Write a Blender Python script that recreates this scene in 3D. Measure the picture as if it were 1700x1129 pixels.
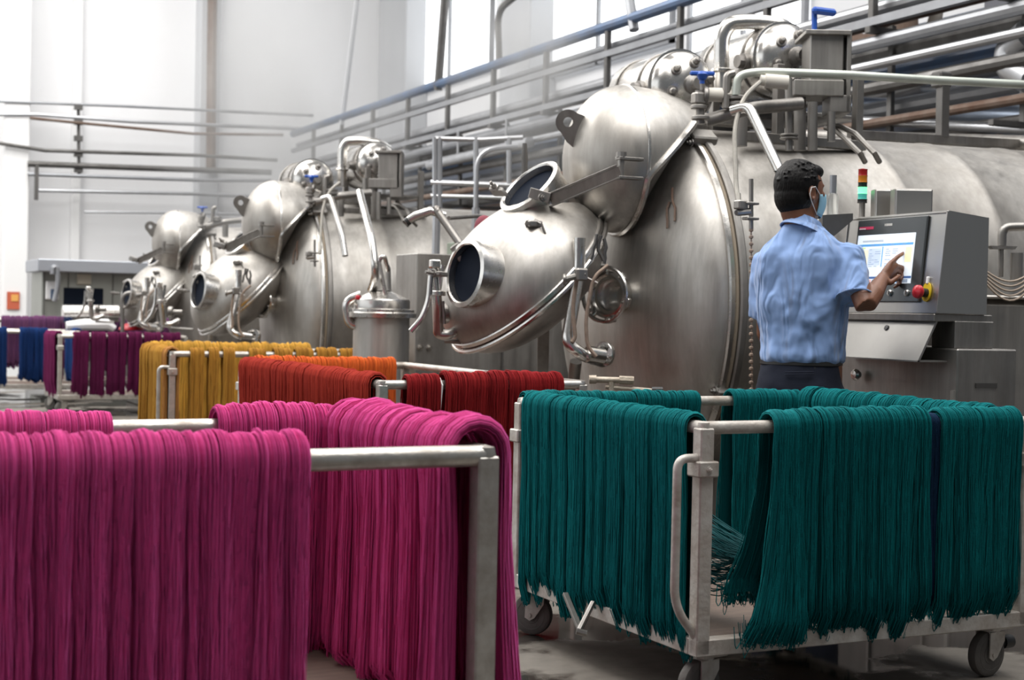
import bpy, math, random
import numpy as np
from mathutils import Vector, Matrix

for o in list(bpy.data.objects): bpy.data.objects.remove(o)
SC = bpy.context.scene
COL = SC.collection
R = math.radians
TH = R(25)                       # hall grid is turned 25 degrees from the view direction
CA, SA = math.cos(TH), math.sin(TH)
FPX, EYE, PITCH, ROLL = 2500.0, 1.12, R(1.008), R(1.2)

# ---------------------------------------------------------------- camera
cam = bpy.data.cameras.new('camera'); cam_o = bpy.data.objects.new('camera', cam); COL.objects.link(cam_o)
cam.sensor_width = 36.0; cam.lens = FPX / 1700 * 36.0; cam.clip_start = 0.05; cam.clip_end = 200
fwd = Vector((SA*math.cos(PITCH), CA*math.cos(PITCH), -math.sin(PITCH)))
right = Vector((CA, -SA, 0)); up = right.cross(fwd)
r2 = right*math.cos(ROLL) + up*math.sin(ROLL); u2 = up*math.cos(ROLL) - right*math.sin(ROLL)
M = Matrix((r2, u2, -fwd)).transposed().to_4x4(); M.translation = Vector((0, 0, EYE))
cam_o.matrix_world = M
cam.dof.use_dof = True; cam.dof.focus_distance = 5.2; cam.dof.aperture_fstop = 4.5
SC.camera = cam_o

# ---------------------------------------------------------------- world, lights, exposure
SC.view_settings.view_transform = 'Standard'; SC.view_settings.look = 'None'
SC.view_settings.gamma = 1.0; SC.view_settings.use_curve_mapping = False
SC.view_settings.exposure = 0.0
W = bpy.data.worlds.new('world'); SC.world = W; W.use_nodes = True
bgn = W.node_tree.nodes['Background']; bgn.inputs[0].default_value = (.86, .93, 1.0, 1); bgn.inputs[1].default_value = 0.15
def area(name, loc, rot, sx, sy, power, color=(1, 1, 1)):
    l = bpy.data.lights.new(name, 'AREA'); l.shape = 'RECTANGLE'; l.size = sx; l.size_y = sy; l.energy = power; l.color = color
    o = bpy.data.objects.new(name, l); COL.objects.link(o); o.location = loc; o.rotation_euler = rot
    return o
area('skylight_far', (-2, 17.5, 8.6), (0, 0, 0), 14, 9, 2100, (1, .985, .96))
area('skylight_machines', (1.2, 9.0, 7.6), (0, R(12), 0), 2.6, 10, 540, (1, .97, .93))
area('skylight_front', (1.5, 5.0, 6.2), (R(-18), 0, 0), 6, 1.6, 170, (1, .98, .96))
area('skylight_near', (3.5, 1.0, 8.4), (0, 0, 0), 7, 4, 400, (1, .985, .96))
area('skylight_right', (6.6, 5.5, 8.4), (0, 0, 0), 4.5, 8, 380, (1, .985, .96))
area('window_daylight', (-9, 10, 4.2), (0, R(-75), 0), 5, 16, 330, (.95, .98, 1))

# ---------------------------------------------------------------- picture-to-place helpers
def ray(px, py):
    x = px-850; y = py-564.5
    c, s = math.cos(ROLL), math.sin(ROLL)
    X = x*c + y*s; Y = -x*s + y*c
    return (right*(X/FPX) + up*(-Y/FPX) + fwd)
def P(px, py, d):
    r = ray(px, py); k = d / (r.x*SA + r.y*CA)
    return Vector((0, 0, EYE)) + r*k
def PU(px, py, u):
    r = ray(px, py); return Vector((0, 0, EYE)) + r*(u/r.x)
def PV(px, py, v):
    r = ray(px, py); return Vector((0, 0, EYE)) + r*(v/r.y)
def cam2hall(x, y): return (x*CA + y*SA, -x*SA + y*CA)

# ---------------------------------------------------------------- materials
def mat(name, col, rough=.5, metal=0.0, noise=0.0, nscale=8.0, stretch=(1, 1, 1), col2=None, bump=0.0, bscale=60, rnoise=0.0, spec=.5, emit=None, estr=0, sheen=0, trans=0, coord='Object'):
    m = bpy.data.materials.new(name); m.use_nodes = True
    nt = m.node_tree; b = nt.nodes['Principled BSDF']
    b.inputs['Base Color'].default_value = (*col, 1); b.inputs['Roughness'].default_value = rough
    b.inputs['Metallic'].default_value = metal; b.inputs['Specular IOR Level'].default_value = spec
    if sheen: b.inputs['Sheen Weight'].default_value = sheen
    if trans: b.inputs['Transmission Weight'].default_value = trans
    if emit: b.inputs['Emission Color'].default_value = (*emit, 1); b.inputs['Emission Strength'].default_value = estr
    if noise or rnoise or bump:
        tc = nt.nodes.new('ShaderNodeTexCoord'); mp = nt.nodes.new('ShaderNodeMapping'); mp.inputs['Scale'].default_value = stretch
        nt.links.new(tc.outputs[coord], mp.inputs[0])
        n = nt.nodes.new('ShaderNodeTexNoise'); n.inputs['Scale'].default_value = nscale; n.inputs['Detail'].default_value = 5; n.inputs['Roughness'].default_value = .6
        nt.links.new(mp.outputs[0], n.inputs[0])
        if noise:
            mx = nt.nodes.new('ShaderNodeMix'); mx.data_type = 'RGBA'
            c2 = col2 or tuple(c*.5 for c in col)
            mr = nt.nodes.new('ShaderNodeMapRange'); mr.inputs[1].default_value = .5-.25/max(noise, .01)*.5; mr.inputs[1].default_value = .35; mr.inputs[2].default_value = .72
            mr.inputs[3].default_value = 0; mr.inputs[4].default_value = noise
            nt.links.new(n.outputs[0], mr.inputs[0]); nt.links.new(mr.outputs[0], mx.inputs[0])
            mx.inputs[6].default_value = (*col, 1); mx.inputs[7].default_value = (*c2, 1)
            nt.links.new(mx.outputs[2], b.inputs['Base Color'])
        if rnoise:
            mr = nt.nodes.new('ShaderNodeMapRange'); mr.inputs[1].default_value = .3; mr.inputs[2].default_value = .7
            mr.inputs[3].default_value = max(.05, rough-rnoise); mr.inputs[4].default_value = rough+rnoise
            nt.links.new(n.outputs[0], mr.inputs[0]); nt.links.new(mr.outputs[0], b.inputs['Roughness'])
        if bump:
            n2 = nt.nodes.new('ShaderNodeTexNoise'); n2.inputs['Scale'].default_value = bscale; n2.inputs['Detail'].default_value = 4
            nt.links.new(mp.outputs[0], n2.inputs[0])
            bp = nt.nodes.new('ShaderNodeBump'); bp.inputs['Strength'].default_value = bump; bp.inputs['Distance'].default_value = .01
            nt.links.new(n2.outputs[0], bp.inputs['Height']); nt.links.new(bp.outputs[0], b.inputs['Normal'])
    return m
def yarn_mat(name, c1, c2, sheen=.25):
    m = bpy.data.materials.new(name); m.use_nodes = True; nt = m.node_tree; b = nt.nodes['Principled BSDF']
    at = nt.nodes.new('ShaderNodeAttribute'); at.attribute_name = 'tint'
    mx = nt.nodes.new('ShaderNodeMix'); mx.data_type = 'RGBA'
    mx.inputs[6].default_value = (*c1, 1); mx.inputs[7].default_value = (*c2, 1)
    nt.links.new(at.outputs['Fac'], mx.inputs[0]); nt.links.new(mx.outputs[2], b.inputs['Base Color'])
    b.inputs['Roughness'].default_value = .85; b.inputs['Specular IOR Level'].default_value = .1
    b.inputs['Sheen Weight'].default_value = sheen; b.inputs['Sheen Roughness'].default_value = .5
    b.inputs['Sheen Tint'].default_value = (*[min(1, c*2.5+.06) for c in c1], 1)
    n = nt.nodes.new('ShaderNodeTexNoise'); n.inputs['Scale'].default_value = 260; n.inputs['Detail'].default_value = 2
    tc = nt.nodes.new('ShaderNodeTexCoord'); nt.links.new(tc.outputs['Object'], n.inputs[0])
    bp = nt.nodes.new('ShaderNodeBump'); bp.inputs['Strength'].default_value = .6; bp.inputs['Distance'].default_value = .002
    nt.links.new(n.outputs[0], bp.inputs['Height']); nt.links.new(bp.outputs[0], b.inputs['Normal'])
    return m
def steel(name, c1, c2, c3, rough, sc=1.0):
    m = bpy.data.materials.new(name); m.use_nodes = True; nt = m.node_tree; b = nt.nodes['Principled BSDF']; b.inputs['Metallic'].default_value = 1
    tc = nt.nodes.new('ShaderNodeTexCoord')
    def nz(scale, st, det=5):
        mp = nt.nodes.new('ShaderNodeMapping'); mp.inputs['Scale'].default_value = st; nt.links.new(tc.outputs['Object'], mp.inputs[0])
        n = nt.nodes.new('ShaderNodeTexNoise'); n.inputs['Scale'].default_value = scale; n.inputs['Detail'].default_value = det; n.inputs['Roughness'].default_value = .65; nt.links.new(mp.outputs[0], n.inputs[0]); return n
    n1 = nz(30*sc, (1, 1, .06)); n2 = nz(2.6*sc, (1, 1, .55), 6); n3 = nz(9*sc, (1, 1, .2))
    r1 = nt.nodes.new('ShaderNodeMapRange'); r1.inputs[1].default_value = .35; r1.inputs[2].default_value = .7; nt.links.new(n1.outputs[0], r1.inputs[0])
    r2 = nt.nodes.new('ShaderNodeMapRange'); r2.inputs[1].default_value = .42; r2.inputs[2].default_value = .66; r2.inputs[4].default_value = .75; nt.links.new(n2.outputs[0], r2.inputs[0])
    m1_ = nt.nodes.new('ShaderNodeMix'); m1_.data_type = 'RGBA'; m1_.inputs[6].default_value = (*c1, 1); m1_.inputs[7].default_value = (*c2, 1); nt.links.new(r1.outputs[0], m1_.inputs[0])
    m2_ = nt.nodes.new('ShaderNodeMix'); m2_.data_type = 'RGBA'; m2_.inputs[7].default_value = (*c3, 1); nt.links.new(m1_.outputs[2], m2_.inputs[6]); nt.links.new(r2.outputs[0], m2_.inputs[0]); nt.links.new(m2_.outputs[2], b.inputs['Base Color'])
    rr = nt.nodes.new('ShaderNodeMapRange'); rr.inputs[1].default_value = .3; rr.inputs[2].default_value = .7; rr.inputs[3].default_value = rough-.09; rr.inputs[4].default_value = rough+.11; nt.links.new(n3.outputs[0], rr.inputs[0]); nt.links.new(rr.outputs[0], b.inputs['Roughness'])
    bp = nt.nodes.new('ShaderNodeBump'); bp.inputs['Strength'].default_value = .10; bp.inputs['Distance'].default_value = .01; nt.links.new(n3.outputs[0], bp.inputs['Height']); nt.links.new(bp.outputs[0], b.inputs['Normal'])
    return m
STEEL = steel('brushed_stainless', (.54, .52, .49), (.43, .41, .385), (.34, .315, .285), .50)
STEELD = steel('dull_stainless', (.38, .365, .345), (.30, .285, .27), (.20, .185, .17), .48)
STEELB = mat('bright_stainless', (.72, .70, .67), .26, 1, .4, 5, (1, 1, 1), (.45, .43, .4), .05, 40, .08)
PANEL = mat('console_stainless', (.56, .545, .52), .33, 1, .3, 3, (1, 1, .15), (.42, .40, .38), .03, 30, .05)
DARKST = mat('dark_steel', (.16, .155, .15), .5, .8, .5, 5, (1, 1, 1), (.07, .065, .06), 0, 1, .1)  # dark steel, mottled by noise
RUST = mat('rusty_steel', (.20, .15, .12), .7, .4, .8, 6, (1, 1, 1), (.10, .04, .02))
CARTM = mat('worn_cart_steel', (.62, .60, .56), .4, .75, .8, 14, (1, 1, 1), (.30, .25, .21), .15, 50, .12)
CARTP = mat('chipped_white_frame', (.62, .60, .56), .5, .25, .75, 12, (1, 1, 1), (.27, .20, .15), .2, 70, .12)
BRASSY = mat('limescaled_brass', (.52, .46, .38), .6, .5, .7, 20, (1, 1, 1), (.25, .2, .15), .3, 90)
BLUEP = mat('blue_painted_steel', (.10, .17, .30), .4, .5, .6, 4, (1, 1, 1), (.13, .12, .13))
BLUEV = mat('blue_valve_paint', (.02, .09, .42), .35)
GREYB = mat('grey_pipe', (.34, .35, .37), .4, .6, .5, 4, (1, 1, 1), (.2, .2, .21))
GALV = mat('galvanised_pipe', (.52, .53, .55), .36, .8, .5, 5, (1, 1, 1), (.33, .33, .34))
BLACK = mat('black_plastic', (.02, .02, .02), .45)
BLACKR = mat('hollow_shade', (.008, .012, .022), .8, spec=.1)  # near-black that stands in for the shade inside openings
RUBBER = mat('grey_rubber', (.13, .12, .11), .7, 0, .6, 12, (1, 1, 1), (.06, .055, .05), .2, 60)
RUBDK = mat('dark_rubber', (.035, .033, .03), .65)
RED = mat('red_plastic', (.5, .015, .03), .3)
YELLOW = mat('yellow_plastic', (.75, .52, .02), .4)
WHITE = mat('white_paint', (.86, .86, .86), .6)
HOSE = mat('braided_hose', (.42, .40, .36), .55, .3, .4, 40)
COPPER = mat('scaled_chain', (.38, .29, .23), .6, .5, .6, 30)
CABLE = mat('beige_cable', (.42, .34, .27), .5)
def glassmat():
    m = mat('clear_glass', (.9, .95, .93), .08, 0, trans=.9); m.node_tree.nodes['Principled BSDF'].inputs['Alpha'].default_value = .55; return m
GLASS = glassmat()

# ---------------------------------------------------------------- mesh builder
class MB:
    def __init__(s): s.v = []; s.f = []
    def add(s, vs, fs):
        n = len(s.v); s.v += [tuple(v) for v in vs]; s.f += [tuple(i+n for i in f) for f in fs]; return s
    def hexa(s, pts):   # 8 points: bottom 4 ccw, top 4
        return s.add(pts, [(3, 2, 1, 0), (4, 5, 6, 7), (0, 1, 5, 4), (1, 2, 6, 5), (2, 3, 7, 6), (3, 0, 4, 7)])
    def box(s, c, d, ax=None, bev=0):
        """box centre c, size d, ax = (X, Y, Z) axes; small chamfer"""
        X, Y, Z = ax or (Vector((1, 0, 0)), Vector((0, 1, 0)), Vector((0, 0, 1)))
        c = Vector(c); hx, hy, hz = d[0]/2, d[1]/2, d[2]/2
        if bev <= 0:
            return s.hexa([c+X*i*hx+Y*j*hy+Z*k*hz for k in (-1, 1) for i, j in ((-1, -1), (1, -1), (1, 1), (-1, 1))])
        b = min(bev, hx*.9, hy*.9, hz*.9); vs = []; idx = {}
        for i in (-1, 1):
            for j in (-1, 1):
                for k in (-1, 1):
                    for a in range(3):
                        q = [i*hx, j*hy, k*hz]
                        for t in range(3):
                            if t != a: q[t] -= (i, j, k)[t]*b
                        idx[(i, j, k, a)] = len(vs); vs.append(c+X*q[0]+Y*q[1]+Z*q[2])
        fs = []
        g = lambda i, j, k, a: idx[(i, j, k, a)]
        for i in (-1, 1):
            fs.append([g(i, -1, -1, 0), g(i, 1, -1, 0), g(i, 1, 1, 0), g(i, -1, 1, 0)])
            fs.append([g(-1, i, -1, 1), g(1, i, -1, 1), g(1, i, 1, 1), g(-1, i, 1, 1)])
            fs.append([g(-1, -1, i, 2), g(1, -1, i, 2), g(1, 1, i, 2), g(-1, 1, i, 2)])
        for i in (-1, 1):
            for j in (-1, 1):
                fs.append([g(i, j, -1, 0), g(i, j, 1, 0), g(i, j, 1, 1), g(i, j, -1, 1)])
                fs.append([g(i, -1, j, 0), g(i, 1, j, 0), g(i, 1, j, 2), g(i, -1, j, 2)])
                fs.append([g(-1, i, j, 1), g(1, i, j, 1), g(1, i, j, 2), g(-1, i, j, 2)])
                for k in (-1, 1): fs.append([g(i, j, k, 0), g(i, j, k, 1), g(i, j, k, 2)])
        return s.add(vs, fs)
    def bar(s, a, b, w, h, bev=.002):
        a = Vector(a); b = Vector(b); Z = (b-a); L = Z.length; Z = Z/L
        ref = Vector((0, 0, 1)) if abs(Z.z) < .9 else Vector((1, 0, 0))
        X = ref.cross(Z).normalized(); Y = Z.cross(X)
        return s.box((a+b)/2, (w, h, L), (X, Y, Z), bev)
    def tube(s, pts, r, seg=10, closed=False, caps=True):
        pts = [Vector(p) for p in pts]; n = len(pts)
        rr = r if isinstance(r, (list, tuple)) else [r]*n
        vs = []; fs = []; prev = None
        for i, p in enumerate(pts):
            if closed: t = (pts[(i+1) % n]-pts[i-1])
            else: t = pts[min(i+1, n-1)]-pts[max(i-1, 0)]
            if t.length < 1e-9: t = Vector((0, 0, 1))
            t.normalize()
            if prev is None:
                ref = Vector((0, 0, 1)) if abs(t.z) < .9 else Vector((1, 0, 0)); x = ref.cross(t).normalized()
            else: x = (prev - t*prev.dot(t)); x = x.normalized() if x.length > 1e-6 else t.orthogonal().normalized()
            prev = x; y = t.cross(x)
            for k in range(seg):
                a = 2*math.pi*k/seg; vs.append(p + (x*math.cos(a)+y*math.sin(a))*rr[i])
        for i in range(n if closed else n-1):
            j = (i+1) % n
            for k in range(seg):
                k2 = (k+1) % seg; fs.append((i*seg+k, i*seg+k2, j*seg+k2, j*seg+k))
        if caps and not closed:
            fs.append(tuple(range(seg))[::-1]); fs.append(tuple((n-1)*seg+k for k in range(seg)))
        return s.add(vs, fs)
    def cyl(s, a, b, r, seg=20): return s.tube([a, b], r, seg)
    def lathe(s, prof, o, ax, seg=40, caps=False):
        """prof: list of (radius, height along ax)"""
        o = Vector(o); ax = Vector(ax).normalized()
        ref = Vector((0, 0, 1)) if abs(ax.z) < .9 else Vector((1, 0, 0)); X = ref.cross(ax).normalized(); Y = ax.cross(X)
        vs = []; fs = []
        for r, h in prof:
            for k in range(seg):
                a = 2*math.pi*k/seg; vs.append(o+ax*h+(X*math.cos(a)+Y*math.sin(a))*max(r, 1e-4))
        for i in range(len(prof)-1):
            for k in range(seg):
                k2 = (k+1) % seg; fs.append((i*seg+k, i*seg+k2, (i+1)*seg+k2, (i+1)*seg+k))
        if caps:
            fs.append(tuple(range(seg))[::-1]); fs.append(tuple((len(prof)-1)*seg+k for k in range(seg)))
        return s.add(vs, fs)
    def prism(s, poly, o, X, Y, t):
        """polygon in X/Y plane, thickness t along the normal, centred"""
        o = Vector(o); X = Vector(X); Y = Vector(Y); N = X.cross(Y).normalized(); n = len(poly)
        vs = [o+X*a+Y*b+N*(-t/2) for a, b in poly]+[o+X*a+Y*b+N*(t/2) for a, b in poly]
        fs = [tuple(range(n))[::-1], tuple(range(n, 2*n))]+[(i, (i+1) % n, n+(i+1) % n, n+i) for i in range(n)]
        return s.add(vs, fs)
    def build(s, name, m, parent=None, smooth=True, ang=35, loc=(0, 0, 0)):
        """vertices are in world space; stored relative to loc (or to the parents' origins)"""
        off = Vector(loc)
        q = parent
        while q is not None: off = off + Vector(q.location); q = q.parent
        me = bpy.data.meshes.new(name); me.from_pydata([(v[0]-off.x, v[1]-off.y, v[2]-off.z) for v in s.v], [], s.f); me.update()
        me.materials.append(m)
        if smooth:
            me.polygons.foreach_set('use_smooth', [True]*len(me.polygons))
            try: me.set_sharp_from_angle(angle=R(ang))
            except Exception: pass
        o = bpy.data.objects.new(name, me); COL.objects.link(o); o.location = loc
        if parent is not None: o.parent = parent
        return o
def tag(o, label=None, cat=None, group=None, kind=None):
    if label: o['label'] = label
    if cat: o['category'] = cat
    if group: o['group'] = group
    if kind: o['kind'] = kind
    return o
def empty(name, loc, label, cat, group=None):
    o = bpy.data.objects.new(name, None); COL.objects.link(o); o.location = loc; o.empty_display_size = .1
    return tag(o, label, cat, group)
def copy_tree(o, parent=None, skip=()):
    c = o.copy(); COL.objects.link(c)
    if parent: c.parent = parent
    for ch in [x for x in KIDS.get(o.name, [])]:
        if ch.name.split('.')[0] not in skip: copy_tree(ch, c)
    return c
KIDS = {}
def index_kids():
    KIDS.clear()
    for x in bpy.data.objects:
        if x.parent: KIDS.setdefault(x.parent.name, []).append(x)
def arc(pts, rad=.05, n=6):
    """round the corners of a polyline"""
    pts = [Vector(p) for p in pts]; out = [pts[0]]
    for i in range(1, len(pts)-1):
        a, b, c = pts[i-1], pts[i], pts[i+1]
        d1 = (a-b); d2 = (c-b); r = min(rad, d1.length*.49, d2.length*.49)
        s = b+d1.normalized()*r; e = b+d2.normalized()*r
        for k in range(n+1):
            t = k/n; out.append(s*(1-t)**2+b*2*t*(1-t)+e*t*t)
    out.append(pts[-1]); return out
def cap_prof(r, h, n=12, flange=None):
    return [(r*math.cos(t), h*math.sin(t)) for t in [i/n*math.pi/2 for i in range(n+1)]]
def ring_prof(r0, r1, h0, h1, b=.004):
    return [(r0, h0), (r1-b, h0), (r1, h0+b), (r1, h1-b), (r1-b, h1), (r0, h1), (r0, h0)]
def bolt(mb, p, ax, r=.012, h=.012):
    mb.lathe([(r*1.6, 0), (r*1.6, h*.3), (r, h*.3), (r, h), (r*.55, h), (r*.55, h*1.6), (0, h*1.6)], p, ax, 8)
def struct(o): o['kind'] = 'structure'; return o

# ================================================================ THE HALL
FV, WU = 24.0, 9.0            # far wall, right wall
def floor_mat():
    m = bpy.data.materials.new('wet_concrete'); m.use_nodes = True; nt = m.node_tree; b = nt.nodes['Principled BSDF']
    tc = nt.nodes.new('ShaderNodeTexCoord')
    n = nt.nodes.new('ShaderNodeTexNoise'); n.inputs['Scale'].default_value = 1.3; n.inputs['Detail'].default_value = 6; n.inputs['Roughness'].default_value = .55
    n2 = nt.nodes.new('ShaderNodeTexNoise'); n2.inputs['Scale'].default_value = 14; n2.inputs['Detail'].default_value = 6
    for q in (n, n2): nt.links.new(tc.outputs['Object'], q.inputs[0])
    wet = nt.nodes.new('ShaderNodeMapRange'); wet.inputs[1].default_value = .46; wet.inputs[2].default_value = .51
    nt.links.new(n.outputs[0], wet.inputs[0])
    dry = nt.nodes.new('ShaderNodeMix'); dry.data_type = 'RGBA'; dry.inputs[6].default_value = (.10, .088, .075, 1); dry.inputs[7].default_value = (.24, .215, .185, 1)
    nt.links.new(n2.outputs[0], dry.inputs[0])
    mx = nt.nodes.new('ShaderNodeMix'); mx.data_type = 'RGBA'; mx.inputs[7].default_value = (.045, .038, .034, 1)
    nt.links.new(dry.outputs[2], mx.inputs[6]); nt.links.new(wet.outputs[0], mx.inputs[0]); nt.links.new(mx.outputs[2], b.inputs['Base Color'])
    ro = nt.nodes.new('ShaderNodeMapRange'); ro.inputs[3].default_value = .6; ro.inputs[4].default_value = .07
    nt.links.new(wet.outputs[0], ro.inputs[0]); nt.links.new(ro.outputs[0], b.inputs['Roughness'])
    bp = nt.nodes.new('ShaderNodeBump'); bp.inputs['Distance'].default_value = .004
    inv = nt.nodes.new('ShaderNodeMapRange'); inv.inputs[3].default_value = .5; inv.inputs[4].default_value = .04
    nt.links.new(wet.outputs[0], inv.inputs[0]); nt.links.new(inv.outputs[0], bp.inputs['Strength'])
    nt.links.new(n2.outputs[0], bp.inputs['Height']); nt.links.new(bp.outputs[0], b.inputs['Normal'])
    return m
struct(MB().box((-3, 9, -.1), (24.6, 30.4, .2)).build('floor', floor_mat(), smooth=False))
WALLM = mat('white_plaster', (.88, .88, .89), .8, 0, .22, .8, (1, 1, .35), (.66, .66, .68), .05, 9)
COLW = mat('column_white', (.9, .9, .9), .8, 0, .15, 2, (1, 1, .3), (.7, .68, .66))
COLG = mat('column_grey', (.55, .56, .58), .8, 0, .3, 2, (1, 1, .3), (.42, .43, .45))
struct(MB().box((-3, FV+.1, 4.4), (24.4, .2, 8.8)).build('wall_back', WALLM, smooth=False))
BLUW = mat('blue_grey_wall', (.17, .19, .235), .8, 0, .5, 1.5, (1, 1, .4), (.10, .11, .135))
# right wall: white upper bays towards the far end, blue-grey bay near by, dark lower band
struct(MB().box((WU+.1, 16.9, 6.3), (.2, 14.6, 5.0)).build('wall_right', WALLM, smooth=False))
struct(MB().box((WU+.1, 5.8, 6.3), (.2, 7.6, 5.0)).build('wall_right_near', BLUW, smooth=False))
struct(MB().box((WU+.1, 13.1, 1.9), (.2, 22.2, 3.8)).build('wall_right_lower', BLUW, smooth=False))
struct(MB().box((-3, 9, 8.9), (24.4, 30.2, .2)).build('ceiling', mat('ceiling_sheet', (.7, .7, .7), .8), smooth=False))
# columns
def column_at(name, x0, x1, m, deep=.35):
    a = PV(x0, 300, FV-deep); b = PV(x1, 300, FV-deep)
    return struct(MB().box(((a.x+b.x)/2, FV-deep/2, 4.4), (b.x-a.x, deep, 8.8), bev=.02).build(name, m, smooth=False))
column_at('trim_1', 6, 49, COLW, .6)
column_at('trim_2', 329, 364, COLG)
column_at('trim_3', 119, 135, COLW, .12)
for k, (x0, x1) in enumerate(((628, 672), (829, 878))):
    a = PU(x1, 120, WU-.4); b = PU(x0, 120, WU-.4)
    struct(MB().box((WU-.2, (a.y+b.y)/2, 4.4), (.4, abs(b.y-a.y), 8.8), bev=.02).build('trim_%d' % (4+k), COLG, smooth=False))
a = PU(1630, 60, WU-.3); b = PU(1672, 60, WU-.3)
struct(MB().box((WU-.15, (a.y+b.y)/2, 4.4), (.3, abs(a.y-b.y), 8.8), bev=.02).build('trim_6', mat('column_dark', (.16, .16, .18), .8), smooth=False))
# bright high window panes on the right wall
DAY = mat('daylight_pane', (.9, .9, .9), .4, emit=(.95, .98, 1), estr=1.3)
def window_on_right(n, px0, px1, z0, z1):
    a = PU(px0, 100, WU-.02).y; b = PU(px1, 100, WU-.02).y
    y0, y1 = min(a, b), max(a, b)
    w = struct(MB().box((WU-.03, (y0+y1)/2, (z0+z1)/2), (.04, y1-y0, z1-z0)).build('window_%d' % n, DAY, smooth=False))
    f = MB()
    for y in (y0, (y0+y1)/2, y1): f.box((WU-.06, y, (z0+z1)/2), (.06, .06, z1-z0+.06))
    for z in (z0, z1): f.box((WU-.06, (y0+y1)/2, z), (.06, y1-y0+.06, .06))
    f.build('window_frame', GREYB, w, smooth=False)
window_on_right(1, 690, 820, 4.7, 7.6)
window_on_right(2, 895, 1120, 4.3, 7.6)
window_on_right(3, 1150, 1340, 4.0, 5.6)
# ---- pipes along the far wall
def wallpipe(name, pts, r, m, label, off=.12, cat='pipe', group=None, vv=None):
    pl = []
    for q in pts: pl.append(PV(q[0], q[1], (vv or FV)-.36-off))
    return tag(MB().tube(pl, r, 8).build(name, m), label, cat, group)
g = 'thin pipes running along the white far wall'
wallpipe('wall_pipe', [(-60, 166), (200, 176), (520, 192)], .022, GREYB, 'topmost thin grey pipe along the white far wall', .25, group=g)
wallpipe('wall_pipe', [(-60, 190), (60, 190), (220, 202), (500, 214)], .03, GALV, 'pale pipe just under the topmost pipe on the far wall', .25, group=g)
wallpipe('wall_pipe', [(50, 196), (130, 204), (320, 222), (470, 224)], .022, RUST, 'brownish sagging thin pipe below the pale pipe on the far wall', .32, group=g)
wallpipe('wall_pipe', [(-60, 236), (0, 238), (75, 250), (330, 258), (460, 266)], .028, DARKST, 'dark kinked pipe crossing the left white column at mid height', .3, group=g)
wallpipe('wall_pipe', [(46, 272), (260, 280), (450, 286)], .045, DARKST, 'thickest dark pipe with bracket on the far wall', .3, group=g)
wallpipe('wall_pipe', [(46, 289), (330, 299), (450, 300)], .03, GREYB, 'grey pipe directly under the thickest dark far wall pipe', .3, group=g)
wallpipe('wall_pipe', [(60, 316), (330, 322), (420, 326)], .03, GALV, 'pale broad pipe low on the far wall above the canopy', .2, group=g)
wallpipe('wall_pipe', [(140, 352), (330, 354), (400, 356)], .02, GALV, 'lowest faint pipe on the far wall above the canopy', .2, group=g)
mb = MB(); top = PV(130, 175, FV-.55); bot = PV(131, 290, FV-.55)
mb.bar(top, bot, .07, .04)
for y in (178, 203, 230, 256, 282): mb.box(PV(130, y, FV-.6), (.12, .1, .08))
tag(mb.build('pipe_bracket', DARKST), 'dark vertical bracket strip clamping the far wall pipes at left', 'bracket')
tag(MB().bar(PV(61, 274, FV-.7), PV(60, 332, FV-.7), .09, .05).build('hanging_bracket', DARKST), 'short dark bracket hanging beside the left white column', 'bracket')
wallpipe('rusty_downpipe', [(353, -40), (351, 120), (350, 285)], .075, RUST, 'rusty brown vertical downpipe on the grey far column', .1)
# poster
mb = MB(); c = PV(22, 499, FV-.62); mb.box(c, (.18, .02, .26))
o = tag(mb.build('fire_notice', mat('notice_red', (.55, .12, .06), .6)), 'small red and orange notice on the left white column', 'sign')
MB().box(c+Vector((.02, -.015, .04)), (.1, .01, .1)).build('printed_mark', mat('notice_orange', (.8, .4, .1), .6), o)

# ---- steel machine with canopy at far left
CV = 19.6
t = empty('finishing_machine', PV(150, 600, CV), 'long grey steel machine with a lit hatch and canopy against the far wall', 'machine')
def vbox(x0, y0, x1, y1, v, d, name, m, parent, bev=.01):
    a = PV(x0, y1, v); b = PV(x1, y0, v); c = PV((x0+x1)/2, (y0+y1)/2, v)
    return MB().box((c.x, v+d/2, c.z), (b.x-a.x, d, abs(b.z-a.z)), bev=bev).build(name, m, parent, smooth=False)
GREENST = mat('greenish_steel', (.33, .34, .31), .45, .6, .4, 2, (1, 1, 1), (.24, .25, .23))
vbox(70, 452, 330, 640, CV, 1.0, 'housing', GREENST, t)
vbox(66, 438, 330, 450, CV-.3, 1.2, 'canopy', mat('canopy_grey', (.38, .40, .44), .4, .6), t)
vbox(106, 479, 172, 512, CV-.03, .06, 'hatch_opening', BLACKR, t)
for x in (72, 112, 186, 250): vbox(x, 452, x+1.5, 600, CV-.02, .04, 'seam_strip', DARKST, t)
vbox(76, 467, 98, 497, CV-.05, .05, 'white_board', WHITE, t)
vbox(84, 480, 94, 497, CV-.07, .02, 'blue_sheet', BLUEP, t)
vbox(128, 455, 152, 472, CV-.05, .05, 'notice_plate', mat('cream', (.6, .56, .45), .6), t)
t = tag(MB().tube([PV(104, 521, 18.3), PV(196, 521, 18.3)], .105, 24).build('steel_roller', STEELB), 'shiny horizontal steel roller in front of the far machine', 'roller')
MB().tube([PV(199, 521, 18.3), PV(206, 528, 18.3), PV(204, 560, 18.3)], .02, 8).build('roller_bracket', STEELD, t)
mb = MB(); mb.tube([PV(110, 541, 18.0), PV(140, 539, 18.0), PV(178, 539, 18.0), PV(190, 546, 18)], [.05, .07, .07, .04], 10)
tag(mb.build('white_cloth_bundle', WHITE), 'white cloth bundle lying below the shiny roller', 'cloth')
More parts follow.
